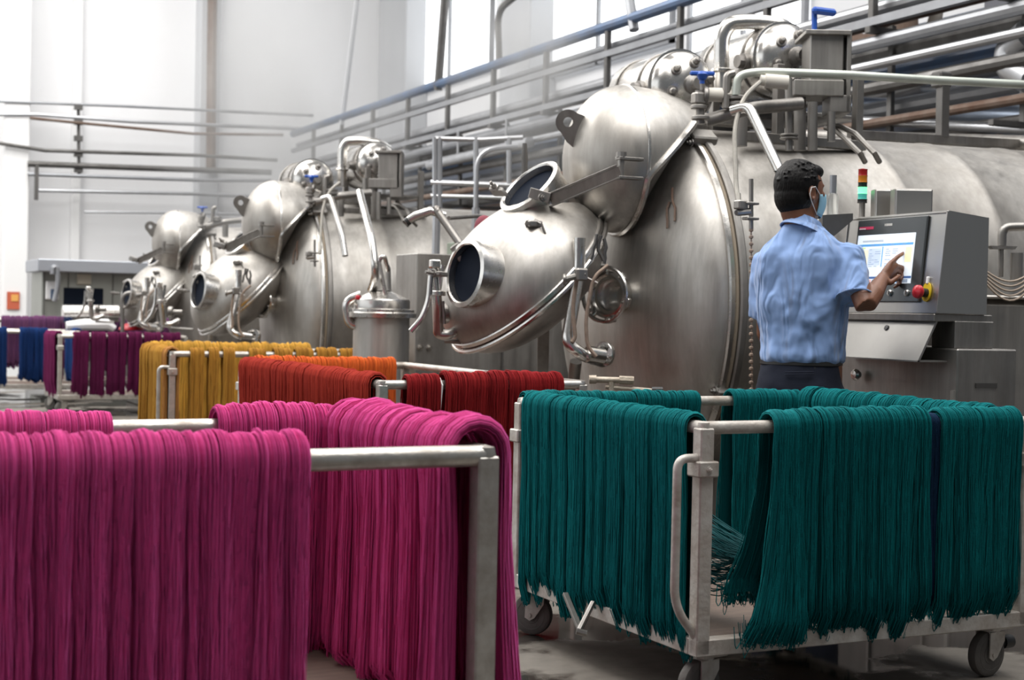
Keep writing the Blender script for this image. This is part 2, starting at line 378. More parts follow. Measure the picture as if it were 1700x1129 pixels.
o = tag(MB().lathe(cap_prof(.14, .08), P(218, 548, 17.0), (0, 0, 1), 16).build('red_bundle', RED), 'small bright red bundle behind the carts near the smallest machine', 'bundle')
mb = MB(); mb.tube(arc([P(203, 560, 16.4), P(203, 486, 16.4), P(262, 486, 16.4), P(262, 560, 16.4)], .1), .022, 8); mb.tube([P(203, 510, 16.4), P(262, 510, 16.4)], .018, 8)
tag(mb.build('guard_rail', STEELD), 'bent grey guard rail standing left of the smallest dyeing machine', 'rail')
mb = MB(); mb.tube(arc([PV(90, 500, 19.27), PV(97, 470, 19.27), PV(95, 444, 19.27), PV(88, 443, 19.27), PV(87, 455, 19.27)], .1), .03, 8)
tag(mb.build('hanging_hose', GREYB), 'curled grey hose hanging before the white board at far left', 'hose')

# ================================================================ DYEING MACHINES
MC = Vector((4.08, 6.95, 1.19)); RHO = .945; HB = .33
UA = Vector((math.cos(R(-6)), math.sin(R(-6)), 0)); VA = Vector((-UA.y, UA.x, 0))   # axis of the vessel
def mloc(p): q = Vector(p)-MC; return Vector((q.dot(UA), q.dot(VA), q.z))
def mw(a, b, z): return MC+UA*a+VA*b+Vector((0, 0, z))
def head_a(b_, z_):
    q = math.hypot(b_, z_)/RHO
    return -.05-HB*max(0, 1-q**2.4)**.62
right_c_ = Vector((CA, -SA, 0)); away_ = Vector((SA, CA, 0))
U = Vector((1, 0, 0)); Vv = Vector((0, 1, 0)); Z = Vector((0, 0, 1))
m1 = empty('dyeing_machine', (MC.x, MC.y, 0), 'nearest and largest stainless steel dyeing vessel, behind the man at the console', 'machine', 'stainless dyeing machines in a row')
# shell
L = 3.0
prof = [(RHO*.985, -.02), (RHO*.985, .05)]
for k in range(1, 6):
    h = .05+k*L/6; prof += [(RHO*.985, h-.02), (RHO*.991, h), (RHO*.985, h+.02)]
prof += [(RHO*.985, L), (RHO*.8, L+.15), (RHO*.4, L+.22), (0, L+.24)]
MB().lathe(prof, MC, UA, 96).build('shell', STEEL, m1, ang=50)
MB().lathe([(RHO, 0)]+[(RHO*q, -head_a(RHO*q, 0)) for q in (.998, .99, .975, .95, .92, .88, .84, .78, .7, .6, .5, .4, .3, .2, .1, 0)], MC, -UA, 96).build('dished_head', STEEL, m1, ang=60)
mb = MB(); mb.lathe(ring_prof(RHO*.98, RHO+.022, -.055, -.02, .008), MC, UA, 96); fl = mb.build('clamp_ring', STEELB, m1)
MB().lathe(ring_prof(RHO*.97, RHO+.030, .0, .04, .008), MC, UA, 96).build('clamp_ring', STEELD, m1)
MB().lathe(ring_prof(RHO*.97, RHO+.012, -.02, 0, .004), MC, UA, 96).build('gasket', mat('tan_gasket', (.34, .28, .21), .6), fl)
def ring_pt(t, rr=RHO+.02, du=0): return mw(du, -math.sin(t)*rr, math.cos(t)*rr)
for t_, nm in ((.55, 'clamp'), (2.02, 'latch')):
    p = ring_pt(t_); rad = (p-MC).normalized(); tan = UA.cross(rad)
    mb = MB(); mb.box(p+rad*.01, (.14, .10 if t_ < 1 else .03, .045), (UA, tan, rad), .008)
    if t_ < 1:
        e_ = (UA*.75+tan*.66).normalized()
        mb.box(p-UA*.13-tan*.07+rad*.012, (.24, .022, .03), (e_, rad.cross(e_), rad), .004)
    bolt(mb, p-UA*.07, -UA, .014, .02); bolt(mb, p+tan*.05*(t_ < 1)-UA*.07, -UA, .012, .02)
    mb.build('clamp', STEELD, m1)
# dome on the head
dq = mloc(P(1010, 264, 7.6)); DB, DZ = dq.y, dq.z; DA = -.36; DR = .372
def dpt(a_, b_, z_): return mw(a_, b_, z_)
prof = [(DR, .0)]+[(DR*math.cos(t), .27*math.sin(t)) for t in [i/14*math.pi/2 for i in range(1, 15)]]
NP = (right_c_*.72-Z*.66+away_*.12).normalized(); QP = P(1112, 236, 7.62)
mb = MB(); seg = 72; rings = []
for r, h in prof: rings.append([mw(DA-h, DB-math.sin(2*math.pi*k/seg)*r, DZ+math.cos(2*math.pi*k/seg)*r) for k in range(seg)])
base = []; ends = []
for k in range(seg):
    a = 2*math.pi*k/seg; aa = 0.0
    for it in range(12):   # where the tapering rear half meets the slanting cut plane
        f_ = math.sqrt(max(.05, 1-(max(0, aa-DA)/.62)**2))
        w0 = mw(0, DB-math.sin(a)*DR*f_, DZ+math.cos(a)*DR*f_)
        aa = .5*aa+.5*max(min((QP-w0).dot(NP)/UA.dot(NP), .12), DA+.005)
    ends.append(aa)
for j in range(7):
    row = []
    for k in range(seg):
        a = 2*math.pi*k/seg; aa = DA+(ends[k]-DA)*(1-j/7); f_ = math.sqrt(max(.05, 1-((aa-DA)/.62)**2))
        row.append(mw(aa, DB-math.sin(a)*DR*f_, DZ+math.cos(a)*DR*f_))
    if j == 0: base = row
    rings.insert(j, row)
vs = [p for r_ in rings for p in r_]; fs = []
for i in range(len(rings)-1):
    for k in range(seg): fs.append((i*seg+k, (i+1)*seg+k, (i+1)*seg+(k+1) % seg, i*seg+(k+1) % seg))
fs.append(tuple(range(seg)))
mb.add(vs, fs); dome = mb.build('dome_cover', STEEL, m1)
mb = MB(); mb.tube(base, .019, 8, closed=True); mb.build('weld_collar', STEELB, dome)
MB().lathe(ring_prof(DR*.99, DR+.005, -.012, .004, .002), mw(DA, DB, DZ), -UA, 72).build('seam_ring', STEELB, dome)
# lifting lug with hole
def proj(p):
    q = Vector(p)-Vector((0, 0, EYE)); d = q.dot(fwd); x = q.dot(r2)/d*FPX; y = q.dot(u2)/d*FPX
    return 850+x, 564.5-y
best = None
for i in range(1, 40):
    for k in range(120):
        el = i/40*math.pi/2; az = 2*math.pi*k/120
        q = Vector((-.27*math.sin(el), -DR*math.cos(el)*math.sin(az), DR*math.cos(el)*math.cos(az)))
        p = mw(DA+q.x, DB+q.y, DZ+q.z); n_ = (UA*(q.x/.27**2)+VA*(q.y/DR**2)+Z*(q.z/DR**2)).normalized()
        vd = (p-Vector((0, 0, EYE))).normalized()
        if n_.dot(vd) > -.08: continue
        x_, y_ = proj(p); sc_ = math.hypot(x_-957, y_-207)
        if best is None or sc_ < best[0]: best = (sc_, p, n_, vd)
_, S_, N_, V_ = best
N_ = (N_-V_*N_.dot(V_)).normalized(); X = V_.cross(N_).normalized(); X = X*math.cos(R(40))-N_*math.sin(R(40)); Y = X.cross(V_).normalized()
if Y.dot(N_) < 0: Y = -Y
lp = S_+N_*.045-V_*.02
dn_ = (-N_*.8-Z*.45+right_c_*.2); TIP = math.atan2(dn_.dot(Y), dn_.dot(X))
N = 24
def lug_outline(a):
    # radial distance of a tear-drop pointing down right
    d = Vector((math.cos(a), math.sin(a))); tip = TIP
    x = math.cos(a-tip); return .062+.115*max(0, x)**2.2
ov = [(lug_outline(2*math.pi*k/N)*math.cos(2*math.pi*k/N), lug_outline(2*math.pi*k/N)*math.sin(2*math.pi*k/N)) for k in range(N)]
iv = [(.024*math.cos(2*math.pi*k/N), .024*math.sin(2*math.pi*k/N)) for k in range(N)]
Nn = X.cross(Y); vs = []
for s_ in (-.012, .012):
    vs += [lp+X*a+Y*b+Nn*s_ for a, b in ov]+[lp+X*a+Y*b+Nn*s_ for a, b in iv]
fs = []
for k in range(N):
    k2 = (k+1) % N
    fs += [(k, k2, N+k2, N+k), (2*N+k, 3*N+k, 3*N+k2, 2*N+k2), (k, 2*N+k, 2*N+k2, k2), (N+k, N+k2, 3*N+k2, 3*N+k)]
MB().add(vs, fs).build('lifting_lug', STEELD, dome)
# swing bracket of the dome: angled channel from lower left to the pivot at right
a = P(914, 333, 7.28); b = P(1030, 284, 7.10); mb = MB()
ax = (b-a).normalized(); nn = Vector((-.25, -.95, 0)).normalized(); yy = ax.cross(nn).normalized()
mb.box((a+b)/2, ((b-a).length, .012, .055), (ax, nn, yy), .003); mb.box((a+b)/2+yy*.03+Vector((0, .03, 0)), ((b-a).length, .07, .008), (ax, nn, yy), .002)
mb.box((a+b)/2-yy*.03+Vector((0, .03, 0)), ((b-a).length, .07, .008), (ax, nn, yy), .002)
br = mb.build('swing_bracket', STEELD, dome)
mb = MB(); c = P(1031, 279, 7.12); mb.cyl(c+Z*.055, c-Z*.055, .016, 12); mb.cyl(c+Z*.075, c+Z*.05, .026, 10)
mb.bar(c+Z*.045-U*.02, c+Z*.045+U*.11+Vv*.0, .05, .014); mb.bar(c-Z*.045-U*.02, c-Z*.045+U*.11, .05, .014)
mb.build('pivot_pin', STEELD, dome)
mb = MB(); mb.bar(P(880, 320, 7.3), a+Vector((0, 0, .01)), .045, .05); bolt(mb, P(900, 328, 7.24), -Vv, .014, .02); mb.build('bracket_tip', STEELD, dome)
# ---- tilted hatch drum with two portholes
HC = P(872, 464, 7.55); HR = .475
right_c = Vector((CA, -SA, 0)); away = Vector((SA, CA, 0))
HN = (right_c*-.64+Z*.70-away*.30).normalized()
prof = [(HR, -.02), (HR, .02)]+[(HR*math.cos(a), .02+.33*math.sin(a)) for a in [i/14*math.pi/2 for i in range(1, 15)]]
MBd = MB().lathe(prof, HC, HN, 64); drum = MBd.build('hatch_drum', STEEL, m1)
MB().lathe([(HR*.96, 0)]+[(HR*.96*math.cos(a), .22*math.sin(a)) for a in [i/10*math.pi/2 for i in range(11)]], HC-HN*.02, -HN, 64).build('rear_bowl', STEEL, drum)
MB().lathe(ring_prof(HR*.97, HR+.025, -.035, -.012, .006)+ring_prof(HR*.97, HR+.012, -.008, .02, .005), HC, HN, 72).build('hatch_rim', STEELB, drum)
def on_drum(px, py):
    best = None
    for i in range(400):
        d = 6.6+i*.004; p = P(px, py, d); q = p-HC; h = q.dot(HN); rr = (q-HN*h).length
        if rr < HR and h < .02+.33*math.sqrt(1-(rr/HR)**2): return p
    return HC
for (px, py, rr, aim) in ((790, 457, .165, (-.80, -.55, .12)), (868, 330, .175, (-.60, -.42, .68))):
    p = on_drum(px, py) if px < 830 else HC+HN*.24+away*.02+right_c*.20+Z*.25
    A = (right_c*aim[0]+away*aim[1]+Z*aim[2]).normalized()
    p = p+A*.02
    c = MB().lathe([(rr*.82, -.10), (rr*.84, .045), (rr*.88, .052), (rr, .046), (rr, .02), (rr*.94, .015), (rr*.93, -.20)], p, A, 44).build('porthole_collar', STEELB, drum)
    MB().lathe([(0, .012), (rr*.83, .012)], p, A, 32).build('porthole_dark_disc', BLACKR, drum)  # flat black disc paints the darkness of the open porthole
    for kk in (0, 1):
        mb = MB(); q = p+(right_c*.99-away*.1).normalized()*rr*(1 if kk == 0 else -1)*1.02
        mb.box(q, (.07, .05, .035), ((q-p).normalized(), A, (q-p).normalized().cross(A)), .006); bolt(mb, q+A*.02, A, .014, .03)
        mb.build('porthole_clasp', STEELD, drum)
mb = MB(); p = on_drum(888, 372)
mb.tube([p+Z*.02, p-away*.05+right_c*.03, p-away*.05+right_c*.05-Z*.05], .006, 6); mb.box(p-away*.02, (.07, .03, .03), None, .005); bolt(mb, p-right_c*.03, -away, .012, .03)
mb.build('wire_latch', STEELD, drum)
mb = MB(); p = P(766, 425, 7.3); mb.box(p, (.05, .03, .13), ((right_c*.8+Z*.6).normalized(), away, (Z*.8-right_c*.6).normalized()), .006); mb.cyl(p, HC+HN*.18-right_c*.18, .018, 10)
mb.build('edge_latch', STEELD, drum)
# curved pipe left of the drum
mb = MB(); pts = arc([P(719, 445, 7.3), P(722, 470, 7.3), P(726, 500, 7.3), P(728, 556, 7.35), P(745, 556, 7.35), P(769, 543, 7.4)], .06)
mb.tube(pts, .026, 14); mb.lathe(ring_prof(.02, .042, -.012, .012, .003), P(726, 487, 7.3), Z, 16); mb.tube([P(735, 440, 7.3), P(728, 482, 7.3)], .014, 8)
mb.build('side_pipe', STEELB, m1)
mb = MB(); mb.tube(arc([P(716, 448, 7.2), P(712, 500, 7.2), P(700, 530, 7.2), P(682, 550, 7.2)], .1), .014, 10); mb.box(P(722, 438, 7.25), (.05, .04, .04), None, .006)
mb.build('bent_tube', STEELB, m1)
mb = MB(); c = P(745, 520, 7.4); mb.lathe(ring_prof(.02, .05, -.02, .02, .004), c, right_c, 16); mb.tube([P(735, 500, 7.3), P(738, 538, 7.3)], .008, 6); mb.cyl(c, c+right_c*.1, .025, 12)
mb.build('side_valve', STEELD, m1)
# support frame below the drum
mb = MB(); mb.cyl(P(738, 566, 7.4), P(810, 570, 7.4), .012, 8); mb.bar(HC-HN*.15, Vector((3.62, 7.35, .55)), .06, .06)
a = P(812, 590, 7.7); b = P(925, 590, 7.9)
mb.build('drum_prop', STEELD, m1)
mb = MB(); mb.box((3.62, 7.45, .29), (.5, .75, .58), None, .01); mb.build('pedestal', STEELD, m1)
# ---- handwheel port on the head
def on_head(px, py, lift=0):
    for i in range(900):
        p = P(px, py, 6.4+i*.002)
        q = mloc(p)
        if math.hypot(q.y, q.z) < RHO*.99 and q.x > head_a(q.y, q.z)-lift: return p
    return P(px, py, 7.2)
hp = on_head(1018, 490, .07); HA = (-right_c*.66-away*.75+Z*.02).normalized()
mb = MB(); q = hp+HA*.0
# tall arm pipe from the dome corner down to the elbow
mb.lathe([(.085, -.16), (.085, .02), (.115, .025), (.118, .05), (.10, .055), (.095, .03), (.08, .028), (.08, -.02), (0, -.02)], hp, HA, 32)
pt = mb.build('sight_port', STEELB, m1)
s1 = HA.cross(Z).normalized(); s2 = s1.cross(HA)
mb = MB()
for k in range(6):
    a = 2*math.pi*k/6+.3; q = hp+(s1*math.cos(a)+s2*math.sin(a))*.125+HA*.04
    mb.box(q, (.035, .03, .05), ((q-hp).normalized(), HA, (q-hp).normalized().cross(HA)), .005); bolt(mb, q+HA*.02, HA, .010, .02)
mb.tube([hp+(s1*math.cos(a)+s2*math.sin(a))*.135+HA*.07 for a in [2*math.pi*k/28 for k in range(28)]], .011, 8, closed=True)
mb.build('locking_ring', STEELB, pt)
MB().lathe([(0, .0), (.06, .0), (.078, -.01)], hp+HA*.02, HA, 24).build('sight_glass', GLASS, pt)
# big white-ish pipe with elbow on the left of head
mb = MB(); pts = arc([P(962, 395, 7.15), P(961, 450, 7.15), P(941, 570, 7.05), P(968, 590, 7.05), P(1000, 600, 7.2)], .09)
mb.tube(pts, .030, 16); mb.lathe(ring_prof(.02, .06, -.012, .012, .003), P(1003, 588, 7.25), HA, 18); mb.cyl(P(975, 588, 7.06), P(1000, 592, 7.1), .040, 14)
for x, y in ((1005, 576), (1008, 600)): bolt(mb, P(x, y, 7.12), HA, .014, .03)
mb.build('elbow_pipe', STEELB, m1)
mb = MB(); mb.tube(arc([P(956, 600, 7.3), P(949, 660, 7.4), P(945, 720, 7.4)], .1), .03, 12); mb.build('lower_pipe', STEELD, m1)
mb = MB()
mb.tube(arc([P(1010, 440, 7.0), P(985, 460, 7.0), P(972, 530, 7.0), P(975, 575, 7.0), P(990, 592, 7.0)], .1), .009, 8)
mb.tube(arc([P(958, 462, 7.02), P(950, 510, 7.02), P(955, 560, 7.02), P(950, 568, 7.02)], .1), .010, 8)
mb.build('brown_hose', COPPER, m1)
mb = MB(); mb.cyl(P(936, 464, 7.0), P(972, 455, 7.0), .016, 10); mb.box(P(965, 456, 7.0), (.06, .04, .06), None, .008); mb.cyl(P(972, 460, 7.0), P(992, 470, 7.0), .006, 6)
mb.lathe(ring_prof(.0, .026, -.006, .006, .002), P(937, 464, 7.0), right_c, 12)
mb.build('pipe_joint', STEELD, m1)
mb = MB(); random.seed(4)
for (x, y) in ((991, 395), (998, 397), (1003, 402)):
    d = 7.05; pts = [P(x, y-6, d)]
    for k in range(4): x += random.uniform(-5, 6); y += 9; pts.append(P(x, y, d))
    mb.tube(pts, .009, 5)
mb.build('rag_strip', DARKST, m1)
# cracks in deposit on the head: thin hanging threads
mb = MB()
for x, y, n in ((1118, 312, 6), (1110, 335, 5)):
    pts = []
    for k in range(n):
        pts.append(on_head(x+random.uniform(-3, 3)-k*(1 if n == 5 else 0), y+k*11, .012))
    mb.tube(pts, .006, 5)
mb.build('dangling_thread', RUST, m1)
# saddle legs
for du in (.5, 1.7, 2.8):
    mb = MB(); mb.box(mw(du, 0, .16-MC.z), (.12, 1.3, .32), (UA, VA, Z), .01)
    for q in (-.55, .55): mb.box(mw(du, q, .28-MC.z), (.14, .16, .56), (UA, VA, Z), .01)
    mb.build('saddle', STEELD, m1)
# ---- top works
def topbox(mb, px0, py0, px1, py1, d, depth, bev=.006):
    a = P(px0, py1, d); b = P(px1, py0, d); w = (Vector((b.x, b.y, 0))-Vector((a.x, a.y, 0))).length
    c = (a+b)/2; mb.box(c+away*depth/2, (w, depth, abs(b.z-a.z)), (right_c, away, Z), bev)
mb = MB()
zt = MC.z+RHO
mb.box((4.30, 6.60, zt+.0), (.55, .10, .05), None, .004); mb.box((4.30, 7.05, zt+.03), (.8, .06, .06), None, .004)
mb.box((4.62, 6.40, zt-.10), (.75, .05, .05), None, .004)
mb.box((4.72, 6.75, zt+.06), (.6, .5, .02), None, .003)
for x, y in ((4.45, 6.40), (4.95, 6.40), (4.45, 7.0), (4.95, 7.0)): mb.box((x, y, zt+.10), (.045, .045, .36), None, .003)
plat = mb.build('platform_frame', STEELD, m1, smooth=False)
def tank(cx, cy, cz, r, ln, name):
    c = Vector((cx, cy, cz))
    tk = MB().lathe([(0, ln+.12), (r*.5, ln+.10), (r*.85, ln+.05), (r, ln), (r, 0), (r+.012, 0), (r+.012, -.025), (r, -.025)]+[(r*math.cos(a), -.025-.11*math.sin(a)) for a in [i/10*math.pi/2 for i in range(1, 11)]], c, Vv, 44).build(name, STEELB, m1)
    mb = MB()
    for a, q in ((20, .55), (80, .62), (140, .6), (200, .6), (260, .6), (320, .6)):
        a = R(a); p = c+Vector((math.cos(a)*r*q, -.025-.11*math.sqrt(1-q*q), math.sin(a)*r*q)); mb.lathe([(.028, -.01), (.028, .012), (.018, .014), (.018, .03), (.012, .04), (0, .042)], p, -Vv+Vector((math.cos(a)*.5, 0, math.sin(a)*.5)), 12)
    mb.lathe([(.05, -.02), (.05, .02), (.03, .03), (.03, .06), (0, .06)], c+Vector((0, -.13, 0)), -Vv, 16)
    mb.build('cap_stud', STEELD, tk)
    for y in (.1, ln-.08):
        mb = MB(); mb.tube([c+Vector((math.cos(t)*(r+.004), y, math.sin(t)*(r+.004))) for t in [2*math.pi*k/32 for k in range(32)]], .006, 6, closed=True); mb.build('tank_band', STEELD, tk)
    mb = MB(); mb.cyl(c+Vector((-r-.03, .05, -.02)), c+Vector((-r+.05, .05, -.02)), .045, 14); mb.cyl(c+Vector((-r-.06, .05, -.02)), c+Vector((-r-.03, .05, -.02)), .035, 10)
    mb.build('tank_fitting', STEELD, tk)
    return tk
ta = P(1127, 146, 7.75); tank(ta.x, ta.y, ta.z, .185, .42, 'expansion_tank')
tb = P(1298, 100, 7.9); tank(tb.x, tb.y, tb.z, .185, .55, 'expansion_tank')
mb = MB(); d = 7.95
mb.tube(arc([P(1197, 165, d), P(1198, 60, d), P(1212, 38, d), P(1255, 36, d), P(1300, 42, d), P(1318, 62, d+.1)], .16, 8), .042, 16)
mb.lathe(ring_prof(.03, .06, -.01, .01), P(1197, 118, d), Z, 18)
mb.build('gooseneck_pipe', STEELB, m1)
mb = MB(); topbox(mb, 1343, 57, 1402, 158, 7.45, .22, .006); topbox(mb, 1338, 50, 1414, 56, 7.42, .30, .003); topbox(mb, 1404, 50, 1415, 186, 7.44, .28, .003)
topbox(mb, 1318, 133, 1402, 158, 7.43, .1, .004); topbox(mb, 1378, 158, 1414, 186, 7.44, .2, .004)
mb.build('junction_box', STEELD, m1, smooth=False)
mb = MB(); d = 7.4
mb.cyl(P(1309, 130, d), P(1310, 250, d), .018, 12); mb.lathe(ring_prof(.01, .045, -.012, .0), P(1310, 228, d), Z, 14); mb.lathe(ring_prof(.01, .045, .004, .016), P(1310, 228, d), Z, 14)
mb.cyl(P(1349, 170, d), P(1349, 250, d), .024, 12); mb.cyl(P(1328, 155, d+.1), P(1328, 250, d+.1), .03, 12); mb.cyl(P(1380, 186, d), P(1380, 235, d), .02, 12)
mb.cyl(P(1230, 180, d+.1), P(1229, 243, d+.1), .034, 14)
mb.build('stand_pipe', STEELD, m1)
mb = MB(); d = 7.25
mb.tube(arc([P(1222, 158, d), P(1224, 125, d), P(1260, 119, d), P(1400, 124, d), P(1550, 133, d+.15), P(1760, 143, d+.35)], .07), .021, 12)
mb.build('header_pipe', mat('green_lit_pipe', (.60, .64, .58), .4, .5, .4, 6), m1)  # green light falling on the pipe is put into its colour
mb = MB(); mb.cyl(P(1270, 134, 7.2), P(1308, 137, 7.2), .034, 14); mb.cyl(P(1262, 133, 7.2), P(1272, 134, 7.2), .026, 12); mb.build('white_coupling', mat('ivory', (.62, .59, .53), .5), m1)
mb = MB(); mb.cyl(P(1176, 157, 7.3), P(1206, 158, 7.3), .034, 14); mb.cyl(P(1206, 158, 7.3), P(1216, 158, 7.3), .042, 8); mb.build('white_coupling', mat('ivory_b', (.62, .59, .53), .5), m1)
mb = MB(); mb.tube(arc([P(1262, 136, 7.15), P(1235, 160, 7.1), P(1219, 210, 7.05), P(1222, 310, 6.95), P(1226, 338, 6.9)], .2, 10), .011, 8)
mb.cyl(P(1225, 322, 6.93), P(1226, 345, 6.9), .014, 8); mb.build('braided_hose', HOSE, m1)
mb = MB(); d = 7.28
mb.cyl(P(1166, 130, d), P(1166, 150, d), .012, 8); mb.box(P(1161, 164, d), (.07, .06, .06), None, .01); mb.lathe(ring_prof(.01, .04, -.01, .01), P(1160, 178, d), Z, 12)
mb.lathe(ring_prof(.01, .045, -.01, .01), P(1163, 196, d), Z, 12); mb.cyl(P(1161, 150, d), P(1163, 206, d), .02, 12)
mb.lathe(ring_prof(.01, .04, -.01, .01), P(1172, 158, d), right_c, 12)
mb.tube(arc([P(1172, 200, d+.05), P(1200, 193, d+.05), P(1245, 180, d), P(1330, 172, d+.1)], .05), .032, 12)
mb.tube(arc([P(1206, 180, d), P(1208, 125, d), P(1220, 122, d)], .03), .022, 10)
mb.lathe(ring_prof(.01, .05, -.01, .01), P(1225, 163, d), Z, 14); mb.lathe(ring_prof(.01, .05, -.01, .01), P(1226, 173, d), Z, 14)
vv_ = mb.build('valve_cluster', STEELD, m1)
mb = MB(); p = P(1166, 122, d); mb.box(p, (.12, .02, .022), (right_c, away, Z), .006); mb.cyl(p, p-Z*.05, .013, 10); mb.lathe([(.018, -.03), (.03, -.005), (.018, .01), (0, .012)], p, Z, 12)
mb.build('blue_lever', BLUEV, vv_)
# long angled pipe from the valve to the console side
mb = MB(); mb.tube(arc([P(1215, 184, 7.1), P(1243, 176, 7.05), P(1298, 292, 6.85), P(1312, 350, 6.8)], .06), .025, 14); mb.build('angled_pipe', STEELB, m1)
# pipes on shell top going back
mb = MB()
for k, (a, b, c_) in enumerate((((1375, 208), (1420, 222), (1452, 255)), ((1370, 212), (1400, 228), (1428, 255)))):
    mb.tube([P(*a, 7.6), P((a[0]+b[0])/2, a[1]+3, 7.55), P(*b, 7.5), P(*c_, 7.35), P(c_[0]+8, c_[1]+14, 7.4)], .014, 8)
mb.build('shell_tube', STEELD, m1)
# threaded gauge on the side of the shell
mb = MB(); d = 6.55
mb.cyl(P(1247, 297, d), P(1247, 380, d), .010, 8); mb.box(P(1246, 338, d), (.06, .05, .012), None, .003); mb.box(P(1246, 363, d), (.06, .05, .012), None, .003)
mb.cyl(P(1224, 353, d), P(1246, 351, d), .016, 10); mb.cyl(P(1224, 353, d), P(1226, 353, d+.15), .014, 8); mb.box(P(1230, 340, d), (.05, .05, .04), None, .006)
mb.build('level_gauge', STEELD, m1)
mb = MB()
for k in range(26): mb.lathe([(0, -.010), (.010, -.004), (.010, .004), (0, .010)], P(1247, 382+k*11.5, 6.55), Z, 8)
mb.cyl(P(1247, 378, 6.55), P(1249, 676, 6.55), .0035, 6); mb.build('bead_chain', COPPER, m1)

index_kids()
lrel = (lp-Vector((MC.x, MC.y, 0)))*.96
for (px, py, d, label) in ((400, 318, 12.5, 'middle steel dyeing vessel, behind the orange yarn, between the nearest and smallest vessels'), (250, 362, 16.6, 'farthest and smallest looking steel dyeing vessel at the left, near the far wall')):
    c = copy_tree(m1, None, ('header_pipe', 'white_coupling', 'bead_chain') if px > 300 else ('header_pipe', 'white_coupling', 'expansion_tank', 'gooseneck_pipe', 'junction_box', 'angled_pipe', 'braided_hose', 'bead_chain', 'shell_tube', 'platform_frame')); q = P(px, py, d); c.location = Vector((q.x-lrel.x, q.y-lrel.y, 0)); c.scale = (.96, .96, .96); c['label'] = label
    for ch in c.children:
        if ch.name.startswith('hatch_drum'): ch.location = Vector(ch.location)+(Vector((.20, 0, 0)) if px > 300 else Vector((.30, 0, 0)))

# ---- cone-topped filter vessel and control cabinet between machines
fp = P(633, 560, 9.6); ft = empty('filter_tank', (fp.x, fp.y, 0), 'upright stainless filter tank with a conical lid left of the tilted hatch drum', 'tank')
cz = fp.z; zz = lambda y: P(633, y, 9.6).z
MB().lathe([(0.179, .0), (0.179, zz(527)), (0.191, zz(526))], (fp.x, fp.y, 0), Z, 40).build('tank_body', STEEL, ft)
MB().lathe([(0.179, zz(527)), (0.220, zz(527)), (0.222, zz(520)), (0.208, zz(518)), (0.208, zz(514)), (0.179, zz(512)), (0.179, zz(500)), (0.174, zz(497)), (0.104, zz(488)), (0.052, zz(482)), (0.052, zz(480))], (fp.x, fp.y, 0), Z, 40).build('conical_lid', STEELB, ft)
mb = MB(); mb.lathe([(0.064, zz(482)), (0.058, zz(480)), (0.052, zz(445)), (0.023, zz(430)), (0, zz(429))], (fp.x, fp.y, 0), Z, 16); mb.build('vent_cap', STEELD, ft)
mb = MB(); mb.tube(arc([P(640, 490, 9.45), P(634, 460, 9.45), P(628, 432, 9.45), P(638, 424, 9.45), P(644, 450, 9.5)], .05), .014, 10)
mb.tube(arc([P(606, 540, 9.55), P(580, 540, 9.55), P(574, 500, 9.55), P(600, 490, 9.55)], .1), .03, 12); mb.build('loop_pipe', STEELB, ft)
mb = MB(); p = P(594, 494, 9.35); mb.box(p, (.03, .03, .03), None, .008); mb.build('red_knob', RED, ft)
mb = MB()
for k in range(8):
    a = 2*math.pi*k/8; bolt(mb, Vector((fp.x+.206*math.cos(a), fp.y+.206*math.sin(a), zz(527))), Z, .01, .03)
mb.build('lid_bolt', STEELD, ft)
tag(MB().tube(arc([P(597, 318, 9.8), P(618, 400, 9.4), P(624, 455, 9.3), P(616, 480, 9.6)], .15), .024, 12).build('downpipe', STEELB), 'pale steel downpipe running into the conical filter tank', 'pipe')
def hallbox(u0, u1, v0, v1, z0, z1, bev=.006): return MB().box(((u0+u1)/2, (v0+v1)/2, (z0+z1)/2), (u1-u0, v1-v0, z1-z0), None, bev)
cab = empty('control_cabinet', (4.1, 9.45, 0), 'tall grey steel cabinet behind the conical filter tank', 'cabinet')
zc_ = P(690, 420, 9.93).z
hallbox(3.62, 4.9, 9.27, 9.66, 0, zc_).build('cabinet_body', STEELD, cab)
mb = MB(); mb.box((4.25, 9.265, .9), (.012, .012, 1.3)); mb.build('door_seam', DARKST, cab)
mb = MB()
for x, y in ((697, 577), (712, 577)): bolt(mb, PV(x, y, 9.27), -Vv, .014, .02)
mb.build('fastener', STEELB, cab)
# green lamp housing on the cabinet
lh = tag(hallbox(0, .3, 0, .2, 0, .09).build('light_fixture', mat('frosted_fixture', (.20, .24, .18), .3, .3)), 'small translucent greenish fixture on top of the tall grey cabinet', 'fixture')
lh.location = (3.95, 9.36, zc_)
# spray nozzle on arm near (690,355)
sp = empty('spray_arm', P(700, 352, 8.5), 'pale spray nozzle on a jointed steel arm left of the upper porthole', 'nozzle')
MB().tube([P(673, 369, 8.4), P(690, 359, 8.4), P(715, 350, 8.4), P(740, 357, 8.4)], [.02, .026, .026, .018], 12).build('nozzle_barrel', STEELB, sp)
mb = MB(); mb.cyl(P(722, 345, 8.4), P(764, 405, 8.3), .022, 12); mb.lathe(ring_prof(.01, .035, -.01, .01), P(727, 352, 8.4), right_c, 12)
mb.build('support_arm', STEELD, sp)
MB().tube(arc([P(745, 362, 8.5), P(800, 358, 8.9), P(830, 372, 9.1)], .1), .012, 8).build('feed_tube', STEELD, sp)
MB().tube([P(674, 369.5, 8.4), P(679, 366, 8.4)], .024, 12).build('nozzle_tip', BLACK, sp)
# red rag behind the portholes
o = tag(MB().lathe(cap_prof(.06, .09), P(806, 385, 7.95), (-.3, -.2, 1), 12).build('red_rag', mat('maroon_cloth', (.22, .05, .07), .9)), 'crumpled maroon rag tucked beside the upper porthole', 'rag')
